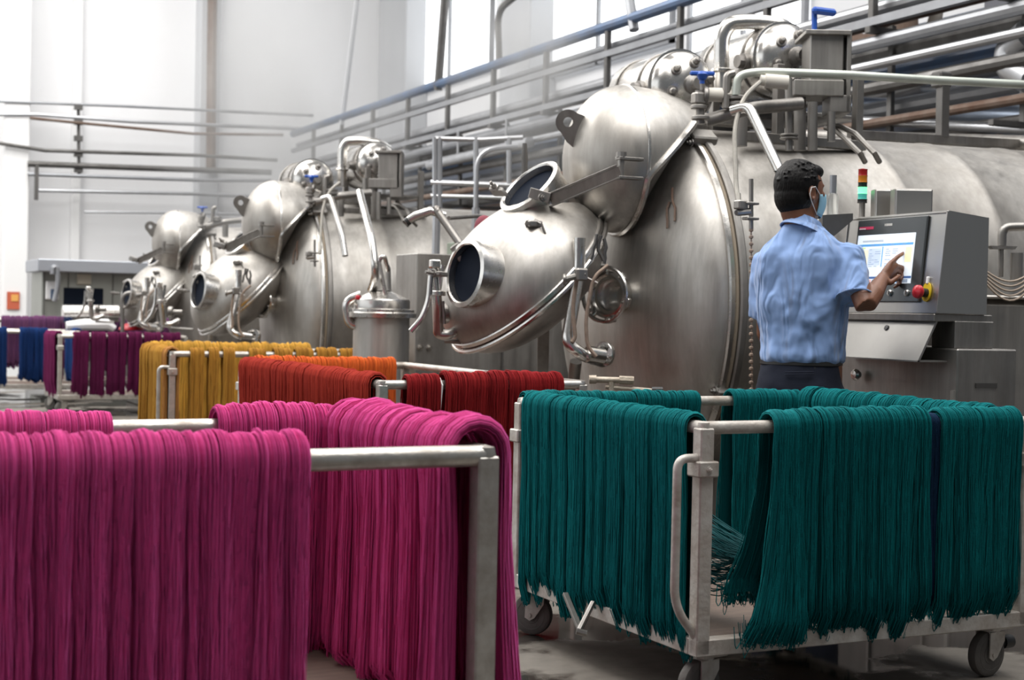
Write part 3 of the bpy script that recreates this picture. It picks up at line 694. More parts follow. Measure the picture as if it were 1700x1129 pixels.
# machine front low: brass valve
bv = empty('brass_valve', P(1015, 634, 6.3), 'limescaled pipe coupling with valve above the teal yarn cart, front of nearest vessel', 'valve')
mb = MB(); mb.cyl(P(978, 630, 6.3), P(1052, 632, 6.3), .013, 12); mb.cyl(P(978, 630, 6.3), P(990, 630, 6.3), .018, 12); mb.cyl(P(1028, 631, 6.3), P(1052, 632, 6.3), .018, 8); mb.build('coupling', BRASSY, bv)
mb = MB(); mb.cyl(P(1015, 634, 6.3), P(1015, 668, 6.3), .014, 10); mb.cyl(P(1005, 642, 6.3), P(1095, 650, 6.3), .010, 8); mb.build('valve_body', BRASSY, bv)
MB().tube([P(1082, 650, 6.3), P(1100, 650, 6.3)], .02, 10).build('black_grip', BLACK, bv)

# ================================================================ PIPE RACK along the right wall
rk = empty('pipe_rack', (7, 14, 3.5), 'overhead rack of grey beams with hangers running along the right wall', 'rack')
def alongv(mb, u, z, r, v0=7.0, v1=23.5, seg=10): mb.cyl((u, v0, z), (u, v1, z), r, seg)
mb = MB(); mb.box((7.0, 14, 3.66), (.06, 19, .06)); mb.box((7.0, 14, 3.30), (.06, 19, .06)); mb.box((7.8, 14, 3.30), (.06, 19, .06)); mb.build('rack_beam', GREYB, rk, smooth=False)
for k in range(13):
    mb = MB(); v = 6.2+k*1.35; mb.box((7.18, v, 2.86), (.04, .05, .86), None, .004); mb.box((7.5, v, 2.42), (1.2, .05, .04), None, .004); mb.box((7.0, v, 3.58), (.05, .06, .62), None, .004); mb.box((7.4, v, 3.24), (.9, .06, .05), None, .004); mb.build('rack_hanger', DARKST, rk, smooth=False)
g = 'pipes lying on the overhead rack'
for (u, z, r, m, lab) in ((7.0, 3.93, .055, BLUEP, 'long blue painted pipe along the top edge of the overhead rack'),
                          (7.08, 3.76, .03, GREYB, 'thin grey pipe right under the long blue pipe of the rack'),
                          (7.35, 3.82, .04, GREYB, 'grey pipe just inside the blue pipe on the overhead rack'),
                          (7.12, 3.43, .05, GALV, 'pale galvanised pipe lying in the lower tier of the overhead rack'),
                          (7.30, 3.44, .06, DARKST, 'dark thick pipe lying in the lower tier of the overhead rack'),
                          (7.48, 3.43, .045, RUST, 'brown rusty pipe lying in the lower tier of the overhead rack'),
                          (7.05, 3.16, .05, GREYB, 'grey pipe hung just below the overhead rack'),
                          (7.25, 3.12, .07, DARKST, 'dark thick pipe hung just below the overhead rack'),
                          (7.05, 3.00, .035, GALV, 'thin pale pipe, second one hung below the overhead rack'),
                          (7.45, 2.98, .08, BLUEP, 'blue grey pipe hung lower below the overhead rack'),
                          (7.1, 2.84, .05, DARKST, 'dark pipe, third one hung below the overhead rack'),
                          (7.3, 2.72, .06, GREYB, 'grey pipe hung lowest of those below the overhead rack'),
                          (7.1, 2.58, .035, RUST, 'rusty thin pipe at the level of the tank tops'),
                          (7.3, 2.47, .05, DARKST, 'dark pipe low behind the machine tops')):
    mb = MB(); alongv(mb, u, z, r, v0=4.6); tag(mb.build('overhead_pipe', m), lab, 'pipe', g)
# roof struts
def strut(px, a, b, uu, r, lab, m=DARKST):
    p = PU(px[0], a, uu); q = PU(px[1], b, uu); tag(MB().cyl(p, q, r, 8).build('roof_strut', m), lab, 'strut')
strut((743, 727), -60, 150, 7.0, .055, 'dark slanting strut rising from the rack before the bright window')
strut((1036, 1053), -60, 50, 7.0, .05, 'short dark strut above the rack in the top middle', GREYB)
strut((600, 566), -60, 215, 7.0, .04, 'thin pale strut seen through the steam left of the pillar', COLG)
tag(MB().tube(arc([PU(884, -30, 7.1), PU(826, 18, 7.1), PU(829, 108, 7.1)], .2), .04, 8).build('bent_conduit', DARKST), 'dark bent conduit rising from the rack beside the right pillar', 'pipe')
# pipes behind machine 1's top right
g = 'pipes along the blue grey wall at upper right'
def rp(pts, u, r, m, lab, name='process_pipe'):
    tag(MB().tube(arc([PU(x, y, u) for x, y in pts], .25), r, 14).build(name, m), lab, 'pipe', g)
rp([(1415, 70), (1520, 72), (1620, 52), (1760, 28)], 8.2, .075, RUST, 'rusty reddish pipe at the upper right corner rising to the right')
rp([(1415, 85), (1560, 92), (1760, 110)], 8.4, .055, DARKST, 'dark pipe crossing just under the rusty upper right pipe')
rp([(1410, 165), (1500, 148), (1600, 118), (1690, 100)], 8.0, .085, GALV, 'broad pale pipe slanting up to the right edge')
rp([(1540, 145), (1620, 152), (1760, 165)], 7.7, .07, GALV, 'bright grey pipe under the green-lit header at right')
rp([(1410, 178), (1540, 184), (1760, 198)], 7.5, .085, mat('blue_grey_pipe', (.36, .42, .52), .35, .6), 'blue grey insulated pipe midway down at right')
rp([(1390, 198), (1470, 202), (1760, 218)], 7.2, .035, GALV, 'thin pale pipe below the blue grey insulated pipe')
rp([(1345, 225), (1500, 232), (1760, 240)], 6.6, .05, STEELD, 'dull steel pipe just above the nearest vessel shell')
rp([(1470, 125), (1473, 20), (1500, 2), (1550, 2), (1556, 20), (1540, 70)], 7.6, .05, mat('scaly_pipe', (.55, .5, .44), .5, .4, .7, 8), 'tan inverted U shaped pipe at top right')
rp([(1500, 30), (1502, 90)], 8.3, .12, RUST, 'dark brown vertical post pipe behind the tan inverted U pipe')
rp([(1710, 60), (1680, 85), (1682, 110), (1720, 130)], 7.2, .12, GALV, 'large galvanised bend cut off by the right edge')
tag(MB().bar(PU(1566, 128, 5.9), PU(1564, 228, 5.9), .055, .055).build('rail_post', DARKST), 'dark square post clamped to the header pipe above the shell', 'post')
MBx = MB(); MBx.box(PU(1563, 133, 5.9), (.09, .09, .09), None, .01); tag(MBx.build('pipe_clamp', DARKST), 'dark clamp gripping the pale header pipe on top of the square post', 'clamp')
tag(MB().bar(PU(1548, 152, 8.5), PU(1546, 200, 8.5), .16, .1).build('red_post', mat('dull_red', (.35, .04, .03), .6)), 'red painted post behind the dark square post', 'post')
tag(MB().bar(P(1412, 224, 8.3), P(1760, 243, 9.3), .06, .05).build('shell_rail', STEELD), 'flat steel rail running along the top of the nearest shell', 'rail')
for (px, y0, y1, lab) in ((1352, 13, 26, 'small blue valve handle at the top above the tanks'),):
    tag(MB().box(P(1368, 19, 7.55), (.14, .04, .035), None, .012).cyl(P(1352, 20, 7.55), P(1352, 54, 7.55), .014, 8).build('blue_handle', BLUEV), lab, 'handle')
# handrails between machine 1 and 2
hr = empty('guard_railing', P(780, 330, 9.8), 'thin galvanised guard railing on the platform between the nearest and middle vessels', 'railing')
mb = MB(); d = 10.65
mb.tube([P(722, 230, d), P(800, 232, d), P(868, 228, d)], .018, 8); mb.tube([P(715, 303, d), P(905, 310, d)], .022, 8); mb.tube([P(715, 325, d), P(905, 330, d)], .016, 8); mb.build('rail', GALV, hr)
for x in (722, 730, 790, 845): MB().cyl(P(x, 228, d), P(x, 345, d), .02, 8).build('post', GALV, hr)
for x in (725, 790, 845): MB().cyl(P(x, 345, d), Vector((P(x, 345, d).x, P(x, 345, d).y, 0)), .03, 8).build('tall_post', GALV, hr)
MB().tube(arc([P(790, 345, d-.3), P(792, 250, d-.3), P(860, 243, d-.3)], .15), .018, 8).build('bent_bar', GALV, hr)
tag(MB().cyl(PU(713, 275, 6.97), PU(880, 236, 6.97), .06, 12).cyl(PU(760, 264, 6.97), Vector((6.97, PU(760, 264, 6.97).y, 3.28)), .015, 6).cyl(PU(840, 246, 6.97), Vector((6.97, PU(840, 246, 6.97).y, 3.28)), .015, 6).build('insulated_pipe', GALV), 'pale pipe sloping behind the thin guard railing', 'pipe')
tag(MB().tube([P(871, 238, 7.9), P(871, 262, 7.9), P(871, 300, 7.9)], [.012, .018, .016], 8).build('relief_valve', DARKST), 'slim dark relief valve standing beside the upper porthole', 'valve')
# dark back-mass under the rack: duct + cable tray
dk = mat('dark_backing', (.10, .10, .11), .7, .2, .6, 2)
tag(MB().box((8.55, 13.5, 2.9), (.7, 11, 1.2), None, .02).build('air_duct', mat('duct_blue_grey', (.20, .22, .27), .55, .4, .6, 1.5)), 'long dark blue grey duct under the overhead pipes along the right wall', 'duct')
for k, (z, r, m, lab) in enumerate(((2.75, .05, GALV, 'pale pipe running above the dark duct'), (2.45, .06, RUST, 'brown pipe running in front of the dark duct'), (2.355, .045, GALV, 'thin pale pipe along the foot of the dark duct'))):
    mb = MB(); alongv(mb, 7.95-.08*k, z, r, 8.5, 20); tag(mb.build('duct_side_pipe', m), lab, 'pipe', 'pipes beside the dark duct')

# ================================================================ CONSOLE
cr = P(1566, 430, 6.0); CU, CV0 = cr.x, cr.y; CW = .64
LEAN = .045
con = empty('control_console', (CU+.2, CV0+CW/2, 0), 'stainless control console with a touchscreen that the man is tapping', 'control panel')
zT = P(1572, 349, 6.0).z; zB = P(1560, 520, 6.0).z; DP = .23
def fu(z): return CU+LEAN*(z-zB)/(zT-zB)-LEAN/2       # front face leans back towards the top
v0, v1 = CV0, CV0+CW
MB().hexa([(fu(zB), v0, zB), (CU+DP, v0, zB), (CU+DP, v1, zB), (fu(zB), v1, zB), (fu(zT), v0, zT), (CU+DP, v0, zT-.02), (CU+DP, v1, zT-.02), (fu(zT), v1, zT)]).build('enclosure', PANEL, con, smooth=False)
FN = Vector((-(zT-zB), 0, LEAN)).normalized(); FY = Vector((LEAN, 0, zT-zB)).normalized(); FX = -Vv
FO = Vector((fu((zT+zB)/2), (v0+v1)/2, (zT+zB)/2))
def fpt(px, py):
    r = ray(px, py); o = Vector((0, 0, EYE)); k = (FO-o).dot(FN)/r.dot(FN); return o+r*k
def ploc(px, py):
    q = fpt(px, py)-FO; return q.dot(FX), q.dot(FY)
def fbox(x0, y0, x1, y1, t, off, name, m, parent, bev=0):
    c = FO+FX*(x0+x1)/2+FY*(y0+y1)/2+FN*(off+t/2)
    return MB().box(c, (abs(x1-x0), abs(y1-y0), t), (FX, FY, FN), bev).build(name, m, parent, smooth=False)
mb = MB(); hw = CW/2; hh = (zT-zB)/2
for s in (-1, 1): mb.box(FO+FX*s*(hw-.004)+FN*.002, (.010, hh*2, .008), (FX, FY, FN), .002)
mb.box(FO+FY*(hh-.004)+FN*.002, (hw*2, .01, .008), (FX, FY, FN), .002); mb.build('front_edge', PANEL, con)
bx0, by1 = ploc(1410, 366); bx1, by0 = ploc(1535, 500)
bx0, bx1 = -.235, ploc(1536, 430)[0]; by1 = ploc(1540, 358)[1]; by0 = ploc(1532, 502)[1]
bz = fbox(bx0, by0, bx1, by1, .012, 0, 'touch_panel', mat('dark_bezel', (.14, .15, .155), .22, .6), con, .004)
sx0 = ploc(1424, 440)[0]; sx1 = ploc(1519, 440)[0]; sy1 = ploc(1519, 387)[1]; sy0 = ploc(1515, 471)[1]
def emi(name, c, s): return mat(name, c, .4, emit=c, estr=s)
scr = fbox(sx0, sy0, sx1, sy1, .002, .012, 'screen', emi('screen_glow', (.78, .85, .92), .55), con)
sw, sh = sx1-sx0, sy1-sy0
def mark(x0, y0, x1, y1, name, m, off=.0141): fbox(sx0+x0*sw, sy1-y0*sh, sx0+x1*sw, sy1-y1*sh, .0006, off, name, m, scr)
EB = emi('screen_blue', (.10, .34, .68), .55); ED = emi('screen_navy', (.06, .13, .32), .5); EY = emi('screen_cream', (.80, .72, .45), .7); EG = emi('screen_lime', (.55, .70, .18), .7)
EGy = emi('screen_grey', (.32, .38, .48), .45); EP = emi('screen_pink', (.70, .42, .40), .6); ET = emi('screen_text', (.12, .14, .18), .3)
mark(.02, .19, .98, .235, 'header_bar', EB); mark(0, .855, 1, .90, 'footer_bar', ED)
mark(.03, .255, .16, .28, 'lime_field', EG); mark(.86, .28, .97, .58, 'cream_field', EY); mark(.46, .25, .475, .66, 'divider', EB); mark(.03, .30, .22, .62, 'cream_column', emi('cream_b', (.80, .76, .58), .6))
mark(.22, .28, .44, .62, 'grey_column', emi('grey_b', (.55, .64, .76), .6))
mbt = MB(); rnd = random.Random(3)
def marks(cells, name, m):
    mb = MB()
    for (x0, y0, x1, y1) in cells:
        c = FO+FX*(sx0+(x0+x1)/2*sw)+FY*(sy1-(y0+y1)/2*sh)+FN*.0150
        mb.box(c, (abs(x1-x0)*sw, abs(y1-y0)*sh, .0004), (FX, FY, FN))
    mb.build(name, m, scr, smooth=False)
cells = []; x = .10
while x < .46:
    w = rnd.uniform(.012, .024)
    cells += [(x, .115, x+w*.8, .122), (x+w*.3, .112, x+w*.45, .145), (x, .138, x+w*.8, .145)]; x += w*1.15
marks(cells, 'title_text', ET)
cells = []
for r_ in range(9):
    for cx in (.05, .24, .34, .52, .64):
        if rnd.random() < .75: y = .30+r_*.042; cells.append((cx, y, cx+rnd.uniform(.04, .10), y+.010))
for r_ in range(3): cells.append((.03, .70+r_*.04, .2, .708+r_*.04))
for x in (.05, .25, .4, .6, .8): cells.append((x, .208, x+.06, .216))
marks(cells, 'form_text', EGy)
for k, m in enumerate((EGy, EP, EP, EGy, EP, EGy, EGy, EB, EGy)): mark(.02+k*.105, .915, .02+k*.105+.09, .985, 'footer_button', m)
x0, y0 = ploc(1424, 380); fbox(sx0, sy1+.025, sx0+.095, sy1+.037, .001, .012, 'red_logo_strip', mat('logo_red', (.6, .05, .12), .4), bz)
mb = MB()
for k in range(7): mb.box(FO+FX*(sx0+.004+k*.0062)+FY*(sy1+.028)+FN*.0135, (.0042, .005, .0006), (FX, FY, FN))
mb.build('logo_letters', WHITE, bz, smooth=False)
fbox((sx0+sx1)/2-.02, sy1+.035, (sx0+sx1)/2+.03, sy1+.045, .001, .012, 'silver_badge', STEELB, bz)
for px in (1482, 1510):
    q = fpt(px, 487); mb = MB(); mb.lathe([(.014, 0), (.014, .006), (.010, .010), (0, .010)], q+FN*.012, FN, 20); mb.box(q+FN*.024, (.005, .016, .006), (FX, FY, FN)); mb.build('panel_lock', STEELB, con)
# emergency stop
q = fpt(1540, 487); es = MB().prism([(math.cos(a)*.026*(1), math.sin(a)*.040+.005) for a in [2*math.pi*k/16 for k in range(16)]], q+FN*.005, FX, FY, .006).build('stop_plate', YELLOW, con)
mb = MB(); mb.lathe([(.018, 0), (.018, .02), (.014, .022), (.014, .035)], q+FN*.006, FN, 20); mb.build('stop_neck', BLACK, es)
MB().lathe([(0, .030), (.024, .032), (.028, .04), (.026, .052), (.014, .06), (0, .062)], q+FN*.006, FN, 24).build('stop_button', RED, es)
MB().box(q+FY*.052+FN*.006, (.014, .03, .012), (FX, FY, FN), .003).build('white_tag', WHITE, es)
# under-shelf, neck, keyboard drawer, lower cupboard
mb = MB(); mb.box((CU+.12, (v0+v1)/2, zB-.018), (.30, CW-.02, .03), None, .003); mb.box((CU+.17, v0+.07, zB-.085), (.20, .14, .11), None, .003); mb.build('under_shelf', STEELD, con, smooth=False)
FLAPM = mat('satin_flap', (.36, .35, .335), .5, .9, .3, 3)
mb = MB(); a = P(1416, 532, 6.2); zt_ = P(1560, 532, 6.0).z; zb_ = P(1556, 602, 5.95).z
vA, vB = CV0+.02, CV0+CW-.02
mb.hexa([(CU-.10, vA, zb_), (CU-.09, vA, zb_), (CU-.09, vB, zb_), (CU-.10, vB, zb_), (CU-.01, vA, zt_), (CU+.0, vA, zt_), (CU+.0, vB, zt_), (CU-.01, vB, zt_)])
mb.box((CU+.05, (vA+vB)/2, zt_), (.12, vB-vA, .006)); mb.box((CU+.0, (vA+vB)/2, zb_+.003), (.2, vB-vA, .006))
dr = mb.build('keyboard_flap', FLAPM, con, smooth=False)
mb = MB(); n_ = Vector((-1, 0, .5)).normalized(); mb.lathe([(.012, -.002), (.012, .004), (.006, .005), (0, .005)], Vector((CU-.03, (vA+vB)/2-.02, zt_-.035)), n_, 16); mb.build('flap_lock', BLACK, dr)
zc = zb_-.01
hallbox(CU+.05, CU+.36, v0-.04, v1+.15, .06, zB-.14).build('lower_cupboard', STEELD, con, smooth=False)
mb = MB()
for v in (v0+.12, v0+.46): mb.box((CU+.045, v, .40), (.012, .012, .72))
mb.box((CU+.045, (v0+v1)/2, .79), (.02, CW+.2, .02)); mb.box((CU+.045, v0-.025, .45), (.012, .02, .8)); mb.build('cupboard_frame', STEEL, con, smooth=False)
mb = MB(); q = PU(1427, 622, CU+.03); mb.lathe([(.014, 0), (.014, .01), (.024, .014), (.026, .024), (.018, .034), (0, .036)], q, -U, 20); mb.build('round_knob', STEELB, con)
mb = MB(); q = P(1600, 575, 6.1); mb.box((CU+.2, v0-.042, .87), (.11, .006, .02)); mb.build('side_slot', DARKST, con)
# bracket, bottle lamp, tower light and boxes on the console
bk = empty('tower_light', PU(1431, 350, CU+.13), 'stack light with a lit green segment on top of the console', 'signal light')
def stack_light():
    base = PU(1431, 350, CU+.13); ax = Z; dd_ = base.x*SA+base.y*CA; z = lambda y: P(1433, y, dd_).z if y != 350 else zT-.012
    b = Vector((base.x, base.y, 0))
    s = [('pole', 350, 335, .014, STEELD), ('base_cap', 337, 331, .022, BLACK), ('cyan_segment', 331, 322, .021, mat('cyan_lens', (.08, .42, .36), .2, emit=(.05, .5, .4), estr=.3)),
         ('lit_green_segment', 322, 311, .021, emi('lit_green', (.18, 1.0, .38), 1.5)), ('dark_segment', 311, 303, .021, mat('dark_green_lens', (.01, .03, .02), .25)),
         ('amber_segment', 303, 292, .021, mat('amber_lens', (.75, .26, .02), .2, 0, trans=.2)), ('red_segment', 292, 281, .021, mat('red_lens', (.45, .02, .02), .2, 0, trans=.2))]
    for nm, ya, yb, r, m in s:
        MB().lathe([(0, z(ya)), (r, z(ya)), (r, z(ya)+.002), (r*.95, z(ya)+.003), (r*.95, z(yb)-.003), (r, z(yb)-.001), (r, z(yb)), (0, z(yb))], b, ax, 20).build(nm, m, bk)
    MB().lathe([(0, z(281)), (.012, z(281)), (.008, z(280)), (0, z(279.5))], b, ax, 16).build('top_cap', RED, bk)
stack_light()
for (x0, x1, lab) in ((1452, 1481, 'smaller left metal junction box on top of the console beside the stack light'), (1485, 1549, 'larger right metal junction box on top of the console')):
    a = PU(x0, 350, CU+.15); b = PU(x1, 314, CU+.15); dd_ = (a+b).x/2*SA+(a+b).y/2*CA; a = P(x0, 350, dd_); b = P(x1, 314, dd_)
    hb = b.z-zT+.014; cb_ = Vector(((a.x+b.x)/2, (a.y+b.y)/2, zT-.014+hb/2)); wb = math.hypot(b.x-a.x, b.y-a.y)
    mb = MB(); mb.box(cb_+away*.04, (wb, .08, hb), (right_c, away, Z), .004)
    o = tag(mb.build('metal_box', STEELD, smooth=False), lab, 'box', 'junction boxes on the console')
    mb = MB(); mb.box(cb_-away*.002, (wb-.01, .006, hb-.012), (right_c, away, Z), .002); mb.build('box_lid', PANEL, o, smooth=False)
bt = empty('sample_bottle', P(1382, 350, 6.55), 'clear sample bottle on a dark bracket between the man and the console', 'bottle')
z = lambda y: P(1382, y, 6.5).z; b = P(1382, 350, 6.5); b = Vector((b.x, b.y, 0))
MB().lathe([(0, z(362)), (.02, z(362)), (.024, z(357)), (.024, z(325)), (.018, z(321)), (0, z(320))], b, Z, 20).build('bottle_glass', GLASS, bt)
MB().lathe([(0, z(321)), (.015, z(321)), (.015, z(291)), (0, z(291))], b, Z, 16).build('bottle_stem', GREYB, bt)
mb = MB(); mb.prism([(0, 0), (.05, .0), (.13, .07), (.13, .10), (.0, .09)], P(1362, 385, 6.5)-Z*.02, right_c, Z, .08)
tag(mb.build('angle_bracket', DARKST, smooth=False), 'dark angled bracket between the console and the vessel behind the mask', 'bracket')
# vat at far right
vp = P(1676, 500, 5.9); vt = empty('dye_vat', (vp.x+.1, vp.y, 0), 'dull stainless side vat with cables on its lid at the right edge', 'tank')
zv = P(1680, 497, 6.75).z; x0 = P(1630, 560, 6.85)
mb = MB(); mb.box((x0.x+.36, x0.y+.12, zv/2), (.75, .75, zv), (right_c, away, Z), .03); mb.build('vat_body', STEELD, vt)
mb = MB(); mb.box((x0.x+.36, x0.y+.12, zv+.008), (.78, .78, .016), (right_c, away, Z), .006); mb.build('vat_lid', STEEL, vt)
mb = MB(); d = 6.75
mb.tube(arc([P(1663, 408, d), P(1664, 378, d), P(1690, 376, d), P(1740, 378, d)], .05), .02, 12); mb.prism([(-.05, 0), (.05, 0), (.06, .014), (-.06, .014)], P(1664, 414, d), right_c, Z, .05)
mb.cyl(P(1662, 414, d), P(1661, 460, d), .012, 10); mb.cyl(P(1688, 420, d), P(1687, 470, d), .028, 12); mb.build('sampling_pipe', STEELD, vt)
cb = empty('cable_bundle', P(1665, 470, 6.6), 'loose beige cables curling over the lid of the right hand vat', 'cable')
for k in range(5):
    pts = []
    for j in range(14):
        t = j/13; pts.append(P(1634+t*90, 448+k*5+math.sin(t*math.pi)*(22+k*3)-t*6, 6.6+.02*k))
    MB().tube(pts, .005, 6).build('cable', CABLE, cb)

# ================================================================ YARN CARTS
def hank_mesh(name, w, Lf, Lb, Rb, T, n, sr, m, seed, clumps=3, flare=0.0, squeeze=.24, res=1.0, out=0.0):
    """yarn hank folded over a bar: x along the bar, +y outward, bar axis at the origin"""
    g = np.random.default_rng(seed)
    ns, na = max(5, int(11*res)), max(4, int(8*res))
    nodes = [(-1, k) for k in np.linspace(1, 0, ns, endpoint=False)] + [(0, k) for k in np.linspace(0, 1, na)] + [(1, k) for k in np.linspace(0, 1, ns+1)[1:]]
    seg = np.array([q[0] for q in nodes]); fr = np.array([q[1] for q in nodes]); mm = len(nodes)
    edges = np.concatenate([[-w/2], np.sort(g.uniform(-w/2, w/2, clumps-1)*.45+np.linspace(-w/2, w/2, clumps+1)[1:-1]*.55), [w/2]]) if clumps > 1 else np.array([-w/2, w/2])
    def build(x0, t, core):
        k = np.clip(np.searchsorted(edges, x0)-1, 0, clumps-1)
        xc = (edges[k]+edges[k+1])/2; hw = (edges[k+1]-edges[k])/2
        q = np.clip((x0-xc)/hw, -1, 1)
        cb = g.uniform(.55, 1.0, clumps)[k] if not core else np.full_like(x0, .7)
        cl = CLEN[k]; cs = CSL[k]
        bulge = T*(.35+.65*np.sqrt(np.maximum(0, 1-q*q*.92)))*cb; btop = T*(.68+.32*np.sqrt(np.maximum(0, 1-q*q)))*(.55+.45*cb)
        N = len(x0); C = np.zeros((N, mm, 3)); NR = np.zeros((N, mm, 3))
        jl = g.normal(0, .011, N) if not core else np.full(N, -.02)
        sl = g.normal(0, .007, N)*(0 if core else 1); ph = g.uniform(0, 6.28, N); am = g.uniform(.001, .005, N)*(0 if core else 1)
        for j in range(mm):
            s_, f = seg[j], fr[j]
            if s_ == 0:
                a = (f-.5)*math.pi; ny, nz = math.sin(a), math.cos(a)
                rad = Rb+.002+t*btop
                C[:, j, 1] = rad*ny; C[:, j, 2] = rad*nz*(1.0); C[:, j, 0] = x0
                NR[:, j, 1] = ny; NR[:, j, 2] = nz
            else:
                L = (Lf if s_ > 0 else Lb)*(1+cl)+jl
                dn = f*L; e = f**1.2
                grow = 1+.55*e
                rad = (Rb*(1-.55*f)+.002+t*(bulge*min(1, f*3)+btop*(1-min(1, f*3)))*grow)
                curl = np.clip((f-.93)/.07, 0, 1)
                y = rad*(1-curl*.55)+ (flare*.4*f*f)+out*f*(s_ > 0)
                C[:, j, 1] = s_*y; C[:, j, 2] = -dn
                C[:, j, 0] = xc+(x0-xc)*(1-squeeze*min(1, f*1.6)*(1 if flare == 0 else -.4))+cs*f*s_+sl*f+am*np.sin(ph+f*(7+ph))-flare*f**3*(.5-x0/w)
                NR[:, j, 1] = s_
        return C, NR
    CLEN = g.normal(0, .028, clumps); CSL = g.normal(0, .008, clumps)
    x0 = np.sort(g.uniform(-w/2, w/2, n)); lay = np.where(g.random(n) < .72, g.uniform(.86, 1.03, n), g.uniform(.45, .86, n))
    C, NR = build(x0, lay, False)
    # each strand turns round in a small loop at the foot of the hank
    sd = np.where(g.random(n) < .5, 1, -1)[:, None]
    def hook(last, nl):
        w_ = g.uniform(.004, .013, n)[:, None]*sd; o1 = last.copy(); o1[:, 0:1] += w_*.45; o1[:, 2] -= .004
        o2 = last.copy(); o2[:, 0:1] += w_; o2[:, 2] += .008; o3 = last.copy(); o3[:, 0:1] += w_*1.1; o3[:, 2] += g.uniform(.03, .06, n); o3[:, 1] -= np.sign(nl[1])*.006
        return [o1, o2, o3]
    h1 = hook(C[:, -1], NR[0, -1]); h0 = hook(C[:, 0], NR[0, 0])
    C = np.concatenate([np.stack(h0[::-1], 1), C, np.stack(h1, 1)], 1); NR = np.concatenate([np.repeat(NR[:, :1], 3, 1), NR, np.repeat(NR[:, -1:], 3, 1)], 1); mc = mm; mm = mm+6
    K = 3; al = np.array([math.pi/2, math.pi/2+2*math.pi/3, math.pi/2+4*math.pi/3])
    rr = sr*(1+g.normal(0, .18, n))[:, None]*np.ones((1, mm)); rr[:, -1] *= .8; rr[:, 0] *= .8
    V = C[:, :, None, :] + rr[:, :, None, None]*(np.cos(al)[None, None, :, None]*np.array([1., 0, 0])[None, None, None, :]+np.sin(al)[None, None, :, None]*NR[:, :, None, :])
    V = V.reshape(-1, 3)
    i = np.arange(n)[:, None, None]; j = np.arange(mm-1)[None, :, None]; k = np.arange(K)[None, None, :]
    a = i*mm*K+j*K+k; b = i*mm*K+j*K+(k+1) % K
    F = np.stack([a, b, b+K, a+K], -1).reshape(-1, 4)
    tint = np.repeat(np.clip(g.normal(.45, .28, n), 0, 1), mm*K)
    # inner core sheet so that no light leaks through
    nc = max(8, int(clumps*8)); xc0 = np.linspace(-w/2*.97, w/2*.97, nc)
    mm = mc
    Cc, _ = build(xc0, np.full(nc, .72), True)
    off = len(V); V = np.concatenate([V, Cc.reshape(-1, 3)])
    i = np.arange(nc-1)[:, None]; j = np.arange(mm-1)[None, :]
    a = off+i*mm+j
    F = np.concatenate([F, np.stack([a, a+1, a+mm+1, a+mm], -1).reshape(-1, 4)])
    tint = np.concatenate([tint, np.full(nc*mm, .9)])
    me = bpy.data.meshes.new(name); me.vertices.add(len(V)); me.vertices.foreach_set('co', V.astype(np.float32).ravel())
    me.loops.add(F.size); me.loops.foreach_set('vertex_index', F.astype(np.int32).ravel())
    me.polygons.add(len(F)); me.polygons.foreach_set('loop_start', np.arange(0, F.size, 4, dtype=np.int32))
    try: me.polygons.foreach_set('loop_total', np.full(len(F), 4, dtype=np.int32))
    except Exception: pass
    me.polygons.foreach_set('use_smooth', np.ones(len(F), dtype=bool))
    me.update(calc_edges=True)
    at = me.attributes.new('tint', 'FLOAT', 'POINT'); at.data.foreach_set('value', tint.astype(np.float32))
    me.materials.append(m); return me
NUM = ['first', 'second', 'third', 'fourth', 'fifth', 'sixth', 'seventh', 'eighth', 'ninth', 'tenth', 'eleventh', 'twelfth', 'thirteenth', 'fourteenth', 'fifteenth', 'sixteenth']
SEED = [10]
